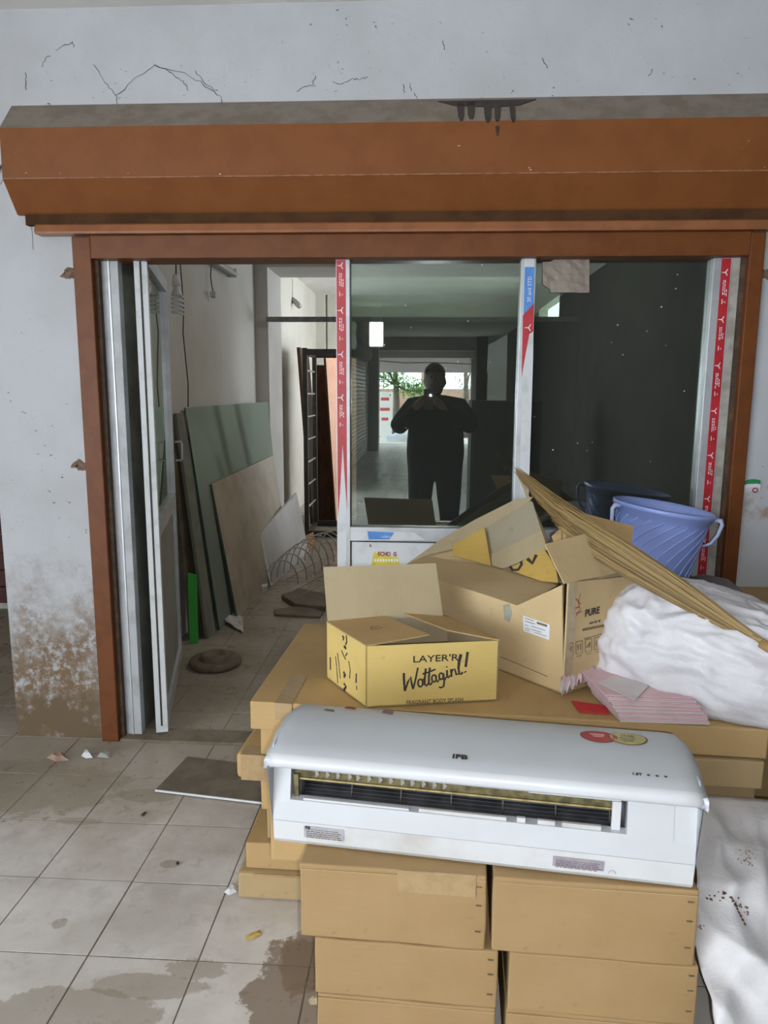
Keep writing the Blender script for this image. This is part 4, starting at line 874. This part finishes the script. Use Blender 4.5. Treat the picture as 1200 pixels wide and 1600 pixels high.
# ---- big white sack on top of the pile
def closed_blob(name, label, cat, c, half, h, rz, m, fold, seed, zb, nu=110, nv=60, tilt=0, pinch=None, marks=None):
    bm = bmesh.new(); rows = []
    for j in range(nv+1):
        ph_ = math.pi*j/nv; row = []
        for i in range(nu):
            th = 2*math.pi*i/nu; sx = math.copysign(abs(math.cos(th))**.75, math.cos(th)); sy_ = math.copysign(abs(math.sin(th))**.8, math.sin(th)); r = math.sin(ph_)**.62
            x, y, z = half[0]*sx*r, half[1]*sy_*r, math.cos(ph_)
            hz_ = h*(1+tilt*x/half[0]); zz = (hz_*max(z, 0)**.8 if z > 0 else 0)
            w = Vector((x, y, zz)); dirn = Vector((x/half[0], y/half[1], max(z, .0))); dirn = dirn.normalized() if dirn.length > 0 else Vector((0, 0, 1))
            wq = noise.noise_vector(w*4.5)*.55; q_ = Vector((x*2.4+y*1.2, y*8-x*2.6+zz*4, zz*12+x*3.4+seed))+wq; f1 = ridg(q_*.8); f2 = ridg(q_*1.7+Vector((4, 1, 2))); f3 = ridg(q_*3.6+wq)*.9+ridg(w*17+wq*3)*.8
            d = fold*(.8*f1+.62*f2)+fold*.30*f3
            if z > 0 or abs(z) < .25: w += dirn*d
            row.append(bm.verts.new((w.x, w.y, max(0, w.z))))
        rows.append(row)
    for a, b in zip(rows, rows[1:]):
        for i in range(nu): bm.faces.new((a[i], a[(i+1) % nu], b[(i+1) % nu], b[i]))
    bmesh.ops.remove_doubles(bm, verts=bm.verts[:], dist=.00005)
    o = newobj(name, bm, m, None, True); o.location = (c[0], c[1], zb); o.rotation_euler = (0, 0, rz); return tag(o, label, cat)
sk = closed_blob('woven_sack', 'crumpled white woven plastic sack lying on top of the carton stack', 'sack', (.935, 2.095), (.40, .20), .262, math.radians(-24), SACK, .021, 3.3, Z0+.001, nu=230, nv=120, tilt=-.42)

# ---- soiled sack hanging down to the floor at the right edge
tl, tr_ = PZ(1096, 1232, .449), PZ(1235, 1250, .449)
def drape(u, v):
    a = Vector((tl.x-.01, tl.y-.03, .449)).lerp(Vector((1.12, 1.80, .449)), u)
    y = a.y-.56*(v**.8)-.05*math.sin(v*math.pi); z = .449*(1-v)**.85+.05*math.sin(v*math.pi)
    x = a.x-.215*v**.5*(1-u)+.16*u*v
    p = Vector((x, y, z)); f = ridg(Vector((u*4.2+v*.8, v*1.6, 1.3)))*.036+ridg(Vector((u*3-v*3, v*3.2+u, 7)))*.028+ridg(Vector((u*7+v*2, v*6-u*3, 4)))*.012+noise.noise(Vector((u*14, v*12, 2)))*.007
    e = min(1, v*6)*min(1, (1-v)*5+.15); p += Vector((.15, -.75, .65))*f*e
    if p.y < 1.455: p.x = max(p.x, .607)
    p.z = max(.003, p.z); return p
crumple('hanging_sack', 'soiled white woven sack hanging from the stack beside the front cartons', 'sack', drape, 60, 90, SACKD)
so = bpy.data.objects['hanging_sack']
def stain(px_list, m, nm, sc=1):
    deps = bpy.context.evaluated_depsgraph_get(); bm = bmesh.new()
    for (x, y, r) in px_list:
        hit, loc, nrm, *_ = so.ray_cast(EYE, ray(x, y).normalized())
        if not hit: continue
        if nrm.dot(ray(x, y)) > 0: nrm = -nrm
        t_ = nrm.cross(Vector((0, 0, 1))).normalized(); b_ = nrm.cross(t_)
        slab_bm(bm, [loc+nrm*.0012+(t_*math.cos(a)*random.uniform(.5, 1.4)+b_*math.sin(a)*random.uniform(.5, 1.2))*r for a in [k*math.pi/4 for k in range(8)]], nrm*.0006)
    return stuff(newobj(nm, bm, m, so))
bpy.context.view_layer.update()
stain([(1110+random.gauss(0, 4)+k*2.6, 1398-abs(k-4)*.5+random.gauss(0, 4)+max(0, k-10)*3, random.uniform(.0015, .004)) for k in range(24)]+[(1145+k, 1408+k*2.0, .004) for k in range(0, 20, 3)], mat('dried_brown_stain', (.13, .06, .045), rough=.8), 'brown_stain')
stain([(1168+random.gauss(0, 8), 1335+random.gauss(0, 7)+k*.4, random.uniform(.001, .0025)) for k in range(40)]+[(1093+random.gauss(0, 5), 1448+random.gauss(0, 3), .002) for k in range(10)], mat('grey_brown_stain', (.26, .21, .17), rough=.8), 'ink_stain')

# ---- pads of pink paper, red card, crumpled poly
pb = thing('paper_bundle', 'bundle of pink and white paper sheets half under the white sack', 'paper')
f0 = PZ(972, 1127, .624); f1 = PZ(1112, 1132, .624)
for k in range(15):
    z = .6235+k*.0036; j = random.uniform(-.006, .006); sh_ = Vector((-.0025*k+j, .0035*k+random.uniform(-.003, .003), 0)); a = Vector((f0.x, f0.y, z))+sh_; b = Vector((f1.x, f1.y, z))+sh_
    slab('sheet', [a, b, b+Vector((.03, .19, 0)), a+Vector((-.035, .19, 0))], (0, 0, .0032), PINK if k % 3 else PAPW, pb)
slab('loose_sheet', [PZ(934, 1066, .6805), PZ(962, 1056, .6815), PZ(1016, 1068, .6815), PZ(992, 1094, .6805)], (0, 0, -.0015), PAPW, pb)
tag(slab('red_card', [PZ(x, y, .6225) for x, y in ((893, 1096), (948, 1104), (952, 1117), (905, 1113))], (0, 0, .003), REDP), 'bright red card peeking out below the pink paper', 'card')
def polys(u, v):
    p = PZ(876+u*66, 1074-u*14-math.sin(u*3.1)*6+(v-.5)*26, .64); p.z = .636+.030*abs(ridg(Vector((u*5, v*3, 9))))+.02*noise.noise(Vector((u*17, v*9, 1)))+.02*math.sin(v*3.14); return p
crumple('poly_strip', 'crumpled pinkish polythene strip at the foot of the PURE carton', 'polythene', polys, 34, 10, POLY)

# ---- grass broom lying across
brm = thing('grass_broom', 'brown grass broom lying slantwise with its tip against the glass', 'broom')
ctl = [PY(1240, 1032, 1.86), PY(1180, 1000, 1.93), PY(1080, 938, 2.02), PY(960, 864, 2.13), PY(870, 800, 2.30), PY(804, 736, 2.60)]
def path(t):
    x = t*(len(ctl)-1); i = min(int(x), len(ctl)-2); f = x-i; g = lambda k: ctl[max(0, min(len(ctl)-1, k))]
    a, b, c_, d = g(i-1), g(i), g(i+1), g(i+2); return .5*((2*b)+(c_-a)*f+(2*a-5*b+4*c_-d)*f*f+(3*b-a-3*c_+d)*f**3)
def wid(t): return .011+.036*max(0, math.sin(min(1, max(0, (t-.22))/.80)**1.15*math.pi))**.9
bm = bmesh.new()
for sn in range(330):
    nf = len(bm.faces); r = random.uniform(-1, 1); dpt = random.uniform(-.5, .5); tend = 1-abs(random.gauss(0, .10))-(.25*max(0, -r)); ph_ = random.uniform(0, 6); pts = []
    for i in range(10):
        t = .10+(tend-.10)*i/9; p = path(t); tg = (path(min(1, t+.02))-path(t-.02)).normalized(); upv = Vector((0, 0, 1)); upv = (upv-tg*upv.dot(tg)).normalized(); sd_ = tg.cross(upv)
        w = wid(t); pts.append(p+upv*(r*w+.003*math.sin(t*9+ph_))+sd_*dpt*w*.7)
    TUBE(bm, pts, [.0015*(1-.5*i/9) for i in range(10)], 3, False); mi = random.choice((0, 0, 1, 1, 2, 3)); bm.faces.ensure_lookup_table()
    for fi in range(nf, len(bm.faces)): bm.faces[fi].material_index = mi
stuff(newobj('bristles', bm, GRASS, brm))
bm = bmesh.new(); pts = [path(t) for t in (0, .05, .1, .14, .18)]; TUBE(bm, pts, [.014, .015, .015, .014, .013], 10); newobj('handle', bm, mat('cane_handle', (.34, .21, .08), (.24, .14, .05), 12, rough=.5), brm, True)

# ================================================================== INSIDE THE SHOP
def leaning(name, label, cat, nb, fb, nt, ft, th, m, edge=None, parts=()):
    """sheet leaning on the left wall: near/far bottom, near/far top corners"""
    t = thing(name, label, cat); nb, fb, nt, ft = map(Vector, (nb, fb, nt, ft)); n = (fb-nb).cross(nt-nb).normalized()
    if n.x < 0: n = -n
    slab('sheet', [nb, fb, ft, nt], -n*th, m, t)
    if edge: e = (fb-nb).normalized()*.004; slab('near_edge', [nb-e, nb, nt, nt-e], -n*th, edge, t)
    return t
leaning('glass_sheet', 'large green tinted glass sheet leaning on the left shop wall', 'glass sheet', (-1.285, 4.37, .002), (-1.235, 6.25, .002), (-1.452, 4.37, 1.398), (-1.368, 6.30, 1.408), .010, SHEETG, GEDGE)
leaning('beige_board', 'beige board leaning low in front of the green glass sheet', 'board', (-1.235, 4.62, .002), (-1.17, 6.20, .002), (-1.375, 4.60, .905), (-1.318, 6.25, .95), .012, PLY, GEDGE)
leaning('narrow_board', 'dark brown narrow board leaning behind the open door', 'board', (-1.40, 4.16, .002), (-1.36, 4.32, .002), (-1.465, 4.16, 1.12), (-1.44, 4.34, 1.38), .014, mat('olive_board', (.12, .10, .06), (.09, .07, .04), 6, rough=.7), None)
leaning('leaning_batten', 'tall grey green batten leaning beside the glass sheet edge', 'batten', (-1.31, 4.20, .002), (-1.29, 4.30, .002), (-1.452, 4.20, 1.37), (-1.442, 4.30, 1.37), .02, mat('grey_olive', (.20, .20, .16), (.15, .15, .115), 6, rough=.6), None)
g0, g1 = PY(297, 897, 4.15), PZ(309, 996, .003)
gs = thing('green_batten', 'bright green plastic batten leaning behind the door', 'batten'); TW = Vector((.042, .0, 0))
slab('strip', [Vector((g0.x-.02, 4.17, g0.z)), Vector((g0.x+.02, 4.17, g0.z-.01)), Vector((g1.x+.022, 4.12, .003)), Vector((g1.x-.018, 4.12, .003))], (0, .012, 0), GREEN, gs)
slab('rim', [Vector((g0.x+.021, 4.168, g0.z-.01)), Vector((g0.x+.029, 4.168, g0.z-.012)), Vector((g1.x+.031, 4.118, .003)), Vector((g1.x+.023, 4.118, .003))], (0, .016, 0), GREEN, gs)
dc = PZ(337, 1038, 0); ds = thing('cast_disc', 'brown round stepped disc lying on the shop floor', 'disc', (dc.x, dc.y, .002))
bm = bmesh.new(); LATHE(bm, [(0, 0), (.135, 0), (.142, .008), (.142, .026), (.134, .034), (.085, .036)], 0, 0, 40); newobj('base_plate', bm, CLAY, ds, True)
bm = bmesh.new(); LATHE(bm, [(.085, .030), (.078, .058), (.068, .064), (.046, .060), (.036, .046), (0, .044)], 0, 0, 36); newobj('hub', bm, CLAY, ds, True)
wb = thing('white_board', 'grey white board leaning on its long edge near the pier', 'board')
b1 = PZ(418, 915, .003); b2 = PY(400, 833, b1.y+.02); b3 = PY(457, 770, 6.6); b4 = Vector((-1.13, 6.7, .003))
for p_ in (b1, b2, b3, b4): p_.x += .04
slab('sheet', [b1, b4, b3, b2], Vector((-1, .15, .1)).normalized()*.018, WHB, wb); e = Vector((-.02, -1, 0)).normalized()*.006
slab('edge_strip', [b1+e, b1, b2, b2+e], Vector((-1, .15, .1)).normalized()*.018, INKW, wb)
# coil of pale wire
wc = thing('wire_coil', 'tangled coil of pale wire lying on the shop floor', 'wire'); c0 = PZ(440, 922, 0); c1 = PZ(512, 868, 0)
for k in range(9):
    t = k/8; c = c0.lerp(c1, t); r = .16+.04*math.sin(t*3.1); pts = []
    for i in range(13):
        a = math.radians(195-210*i/12); pts.append(Vector((c.x+r*math.cos(a)*.75+.05*t, c.y+r*math.cos(a)*.35, max(.006, .035+r*1.25*max(0, math.sin(a))))))
    tube('loop', pts, .0055, ROD, wc, 5)
for (a, b) in (((455, 925), (512, 895)), ((448, 905), (505, 872)), ((470, 930), (520, 905))): tube('cross_wire', [PZ(*a, .03), PZ(*b, .10)], .0045, ROD, wc, 5)
for k, (lab, px, z, m_) in enumerate((('dark flat slab lying under the wire coil', [(440, 935), (470, 925), (512, 935), (508, 955), (462, 950)], .03, DUSTB), ('thin dark tile lying on the shop floor nearest the cartons', [(428, 955), (470, 948), (505, 958), (500, 966), (430, 962)], .012, DUSTB), ('orange brown broken board beyond the wire coil', [(463, 852), (490, 838), (492, 856), (478, 862)], .05, mat('orange_brown', (.42, .21, .07), (.3, .14, .05), 8, rough=.7)))):
    t = slab('broken_slab', [PZ(x, y, .003) for x, y in px], (0, 0, z), m_); tag(t, lab, 'slab')
def ragf(u, v):
    p = PZ(346+u*34, 946+u*18+v*22, .02); p.z = .006+.035*abs(noise.noise(Vector((u*4, v*4, 3))))+.02*(1-u); return p
crumple('white_rag', 'crumpled white rag at the foot of the leaning sheets', 'rag', ragf, 16, 10, RAG)
sb = thing('small_box', 'tiny white box on the floor by the white board', 'box'); c = PZ(405, 926, 0)
box('body', c.x-.05, c.x+.05, c.y, c.y+.06, .002, .045, RAG, sb, .003); box('lid', c.x-.052, c.x+.052, c.y-.002, c.y+.062, .045, .055, LBLW, sb, .003)
# black steel rack
rk = thing('steel_rack', 'black steel rack frame with pale rungs standing in the back room', 'rack', (-1.245, 7.40, 0))
for (x, y) in ((0, 0), (0, .62), (.75, 0), (.75, .62)): box('post', x, x+.045, y, y+.045, .002, 1.93, DARKM, rk, .003)
for y in (0, .62):
    for z in (.002, 1.86): box('rail', .045, .75, y+.003, y+.042, z, z+.06, DARKM, rk, .003)
for z in (.002, 1.86):
    for x in (0, .75): box('side_rail', x+.003, x+.042, .045, .62, z, z+.05, DARKM, rk, .003)
for k in range(7): tube('rung', [(.022, .04, .30+k*.235), (.022, .625, .30+k*.235)], .010, ROD, rk, 8)
leaning('brown_plank', 'dark brown plank leaning on the cream wall behind the rack', 'plank', (-1.27, 8.15, .002), (-1.25, 8.75, .002), (-1.40, 8.15, 1.98), (-1.40, 8.75, 1.98), .035, WOODD)
leaning('brown_plank', 'dark brown plank standing inside the black rack', 'plank', (-1.20, 8.20, .002), (-1.05, 8.30, .002), (-1.26, 8.45, 1.80), (-1.13, 8.55, 1.80), .03, WOODD)
ob = thing('orange_board', 'salmon orange board leaning behind the red taped mullion', 'board')
o1, o2, o3, o4 = PY(509, 556, 8.25), PY(556, 556, 9.0), PY(570, 800, 8.8), PY(526, 795, 8.15)
slab('sheet', [o1, o2, Vector((o3.x, 8.7, .003)), Vector((o4.x, 8.12, .003))], (-.015, .012, 0), WOODO, ob); slab('edge_strip', [o1+Vector((-.012, 0, 0)), o1, Vector((o4.x, 8.12, .003)), Vector((o4.x-.012, 8.12, .003))], (-.015, .012, 0), WOODD, ob)
# bulb, cables, tube fitting, meter box, lamp holder
blb = thing('hanging_bulb', 'white spiral lamp bulb hanging on a cable inside the doorway', 'bulb'); BYY = 3.97
top = PY(275, 405, BYY); h1 = PY(275, 432, BYY); h2 = PY(276, 447, BYY); h3 = PY(277, 462, BYY); h4 = PY(277, 490, BYY)
tube('cord', [Vector((top.x, BYY, 2.9)), top, h1], .004, CABLE, blb, 6)
bm = bmesh.new(); LATHE(bm, [(0, h1.z+.012), (.012, h1.z+.010), (.018, h1.z), (.022, h2.z), (0, h2.z)], h1.x, BYY, 20); newobj('holder', bm, BULBM, blb, True)
bm = bmesh.new(); LATHE(bm, [(0, h2.z+.01), (.016, h2.z+.008), (.017, h2.z-.014), (.028, h3.z+.012), (.029, h3.z), (0, h3.z)], h2.x, BYY, 20); newobj('ballast', bm, mat('ballast_white', (.64, .64, .62), rough=.4), blb, True)
bm = bmesh.new(); pts = [(h3.x+.028*math.cos(a*.55), BYY+.028*math.sin(a*.55), h3.z-.004-(h3.z-h4.z)*a/46) for a in range(47)]; TUBE(bm, pts, .0075, 7); newobj('spiral_tube', bm, BULBM, blb, True)
cbm = tube('hanging_cable', [(-1.47, 4.06, 2.9)]+[PY(x, y, 4.2) for x, y in ((281, 405), (284, 440), (287, 480), (286, 520), (290, 560), (294, 600), (294, 636))], .0035, CABLE); tag(cbm, 'thin dark cable hanging down the left wall to the glass sheet', 'cable')
tf = thing('tube_fitting', 'bare metal tube light fitting high on the left wall', 'light fitting'); t0, t1 = Vector((-1.475, 4.55, 2.36)), Vector((-1.475, 5.55, 2.36))
box('batten', -1.478, -1.43, 4.6, 5.55, 2.345, 2.385, ROD, tf, .004); box('end_cap', -1.478, -1.415, 5.55, 5.575, 2.335, 2.395, LBLW, tf, .003); tube('tube', [(-1.418, 4.6, 2.352), (-1.418, 5.55, 2.352)], .012, BULBM, tf, 10)
pl = [PY(x, y, 5.0) for x, y in ((330, 415), (329, 432), (331, 447), (333, 455))]; wp = thing('plug_cable', 'short cable with a plug dangling below the tube fitting', 'cable')
tube('cord', pl, .004, CABLE, wp, 5); box('plug', pl[-1].x-.018, pl[-1].x+.018, pl[-1].y-.015, pl[-1].y+.015, pl[-1].z-.045, pl[-1].z, RAG, wp, .006)
mb = thing('meter_box', 'small white meter box with a green label on the left wall', 'meter box'); a, b = PY(199, 527, 3.75), PY(222, 560, 3.75)
box('case', -1.478, -1.40, 3.52, 3.80, 1.62, 1.86, LBLW, mb, .008); box('label', -1.3995, -1.3985, 3.57, 3.64, 1.74, 1.82, mat('lime_label', (.42, .52, .18), rough=.6), mb); box('shelf', -1.478, -1.38, 3.48, 3.84, 1.605, 1.62, ROD, mb); box('shelf', -1.478, -1.42, 3.48, 3.84, 1.86, 1.90, INWALL, mb)
tube('wire_end', [(-1.47, 3.6, 1.54), (-1.45, 3.62, 1.50), (-1.44, 3.65, 1.47), (-1.455, 3.68, 1.50), (-1.46, 3.66, 1.54)], .005, ROD, mb, 5)
wl = thing('wall_cable', 'loose dark cable loop on the left wall behind the door', 'cable'); tube('cord', [PY(x, y, 3.9) for x, y in ((234, 838), (229, 855), (232, 880), (236, 905), (238, 930), (239, 950))], .004, CABLE, wl, 5); c = PY(239, 958, 3.9); box('socket', c.x-.015, c.x+.015, 3.885, 3.915, c.z-.03, c.z+.03, CLAY, wl, .008)
lh = thing('lamp_holder', 'small tilted lamp holder on the cream back room wall', 'lamp holder'); c = PY(468, 476, 9.0); c.x = -1.63
bm = bmesh.new(); TUBE(bm, [(-1.628, 9.0, c.z+.05), (-1.60, 9.0, c.z+.04), (-1.56, 8.97, c.z), (-1.53, 8.95, c.z-.03)], [.04, .03, .035, .03], 10); newobj('holder', bm, ROD, lh, True); tube('cord', [(-1.626, 9.0, c.z+.05), (-1.626, 9.02, c.z+.25), (-1.626, 9.0, c.z+.30)], .005, RAG, lh, 5)
ww = struct(box('trim_9', -1.47, -1.30, 11.0, 11.05, 0, 2.9, BACKWALL), 'pale vertical pilaster on the rear wall of the back room', 'pilaster')

# ================================================================== FRONT FLOOR AND WALL BITS
mb_ = thing('floor_board', 'dark dusty flat board lying on the tiles before the doorway', 'board')
pts = [PZ(x, y, .004) for x, y in ((243, 1236), (293, 1184), (402, 1197), (412, 1256))]; slab('sheet', pts, (0, 0, .006), DUSTB, mb_)
slab('white_edge', [pts[0]+Vector((0, -.004, 0)), pts[3]+Vector((0, -.004, 0)), pts[3], pts[0]], (0, 0, .007), LBLW, mb_)
def scrapthing(name, label, cat, px, h, m):
    bm = bmesh.new(); n = len(px); base = [PZ(x, y, .003) for x, y in px]; c = sum(base, Vector())/n+Vector((0, 0, h)); b = [bm.verts.new(p) for p in base]; b2 = [bm.verts.new(p.lerp(c, .55)+Vector((0, 0, h*random.uniform(.5, 1)))) for p in base]
    bm.faces.new(b[::-1]); bm.faces.new(b2)
    for i in range(n): bm.faces.new((b[i], b[(i+1) % n], b2[(i+1) % n], b2[i]))
    return tag(newobj(name, bm, m), label, cat)
scrapthing('plaster_lump', 'small white plaster lump on the floor under the stained pier', 'rubble', [(127, 1181), (133, 1174), (140, 1178), (145, 1184), (134, 1185)], .013, LBLW)
scrapthing('red_wrapper', 'pale red crumpled wrapper on the floor at far left', 'wrapper', [(72, 1184), (84, 1176), (100, 1178), (108, 1188), (88, 1190)], .012, mat('dull_red', (.38, .22, .17), (.45, .40, .36), 30, rough=.6))
scrapthing('glass_shard', 'small shiny glass shard on the floor beside the brown jamb', 'shard', [(151, 1183), (158, 1174), (172, 1175), (170, 1185)], .010, mat('shard_grey', (.35, .36, .33), rough=.1, coat=1))
scrapthing('yellow_scrap', 'small yellow paper scrap on the tiles left of the cartons', 'scrap', [(383, 1462), (392, 1458), (406, 1453), (410, 1459), (396, 1467), (385, 1469)], .004, mat('mustard', (.58, .42, .10), (.5, .36, .1), 30, rough=.6))
scrapthing('white_scrap', 'small white paper scrap on the tiles at the corner of the lowest carton', 'scrap', [(350, 1394), (362, 1380), (371, 1384), (370, 1394), (358, 1399)], .006, LBLW)
scrapthing('dark_pebble', 'tiny dark pebble alone on the tiles', 'pebble', [(275, 1348), (279, 1346), (281, 1350), (277, 1352)], .004, INK)
scrapthing('tan_scrap', 'torn tan tape scrap on the tiles at the foot of the front cartons', 'scrap', [(482, 1562), (496, 1554), (506, 1548), (505, 1560), (496, 1570), (484, 1570)], .008, CARDI)
scrapthing('leaf_scrap', 'tiny red brown leaf on the tiles before the floor board', 'leaf', [(219, 1274), (226, 1268), (230, 1269), (224, 1275)], .003, WOODD)
tg = thing('wall_tag', 'green and white ribbon tag nailed to the wall at the right edge', 'tag')
def strip(y0, y1, m_, nm):
    tp_ = [(1157+k*5.2, y0-3.4*math.sin(k/6*3.14-.2)-k*.5) for k in range(7)]; bt = [(x, y+(y1-y0)) for x, y in tp_][::-1]; slab(nm, [PY(x, y, 2.889) for x, y in tp_+bt], (0, .004, 0), m_, tg)
strip(754, 760, mat('ribbon_green', (.03, .26, .09), rough=.5), 'green_band'); strip(760, 766, LBLW, 'white_band'); strip(766, 772, PAPW, 'lower_band')
c = PY(1180, 766, 2.8885); bm = bmesh.new(); TUBE(bm, [c+Vector((math.cos(a)*.010, 0, math.sin(a)*.008)) for a in [k*math.pi/5 for k in range(11)]], .0022, 5); newobj('rosette', bm, INKR, tg)
cc = tube('wall_cable', [PY(x, y, 2.89) for x, y in ((-20, 275), (-4, 268), (4, 258), (9, 250))], .004, CABLE); tag(cc, 'dark cable end emerging behind the shutter box at far left', 'cable')

# ---- every thing's Empty sits at its base
bpy.context.view_layer.update()
for t in [o for o in bpy.data.objects if o.type == 'EMPTY' and o.parent is None and o.location.length < 1e-6]:
    kids = [c for c in t.children_recursive if c.type == 'MESH']
    if not kids: continue
    co = [c.matrix_world @ Vector(b) for c in kids for b in c.bound_box]
    lo = Vector((min(v.x for v in co), min(v.y for v in co), min(v.z for v in co))); hi = Vector((max(v.x for v in co), max(v.y for v in co), max(v.z for v in co)))
    base = Vector(((lo.x+hi.x)/2, (lo.y+hi.y)/2, lo.z))
    for me in {c.data for c in kids}: me.transform(Matrix.Translation(-base))
    t.location = base
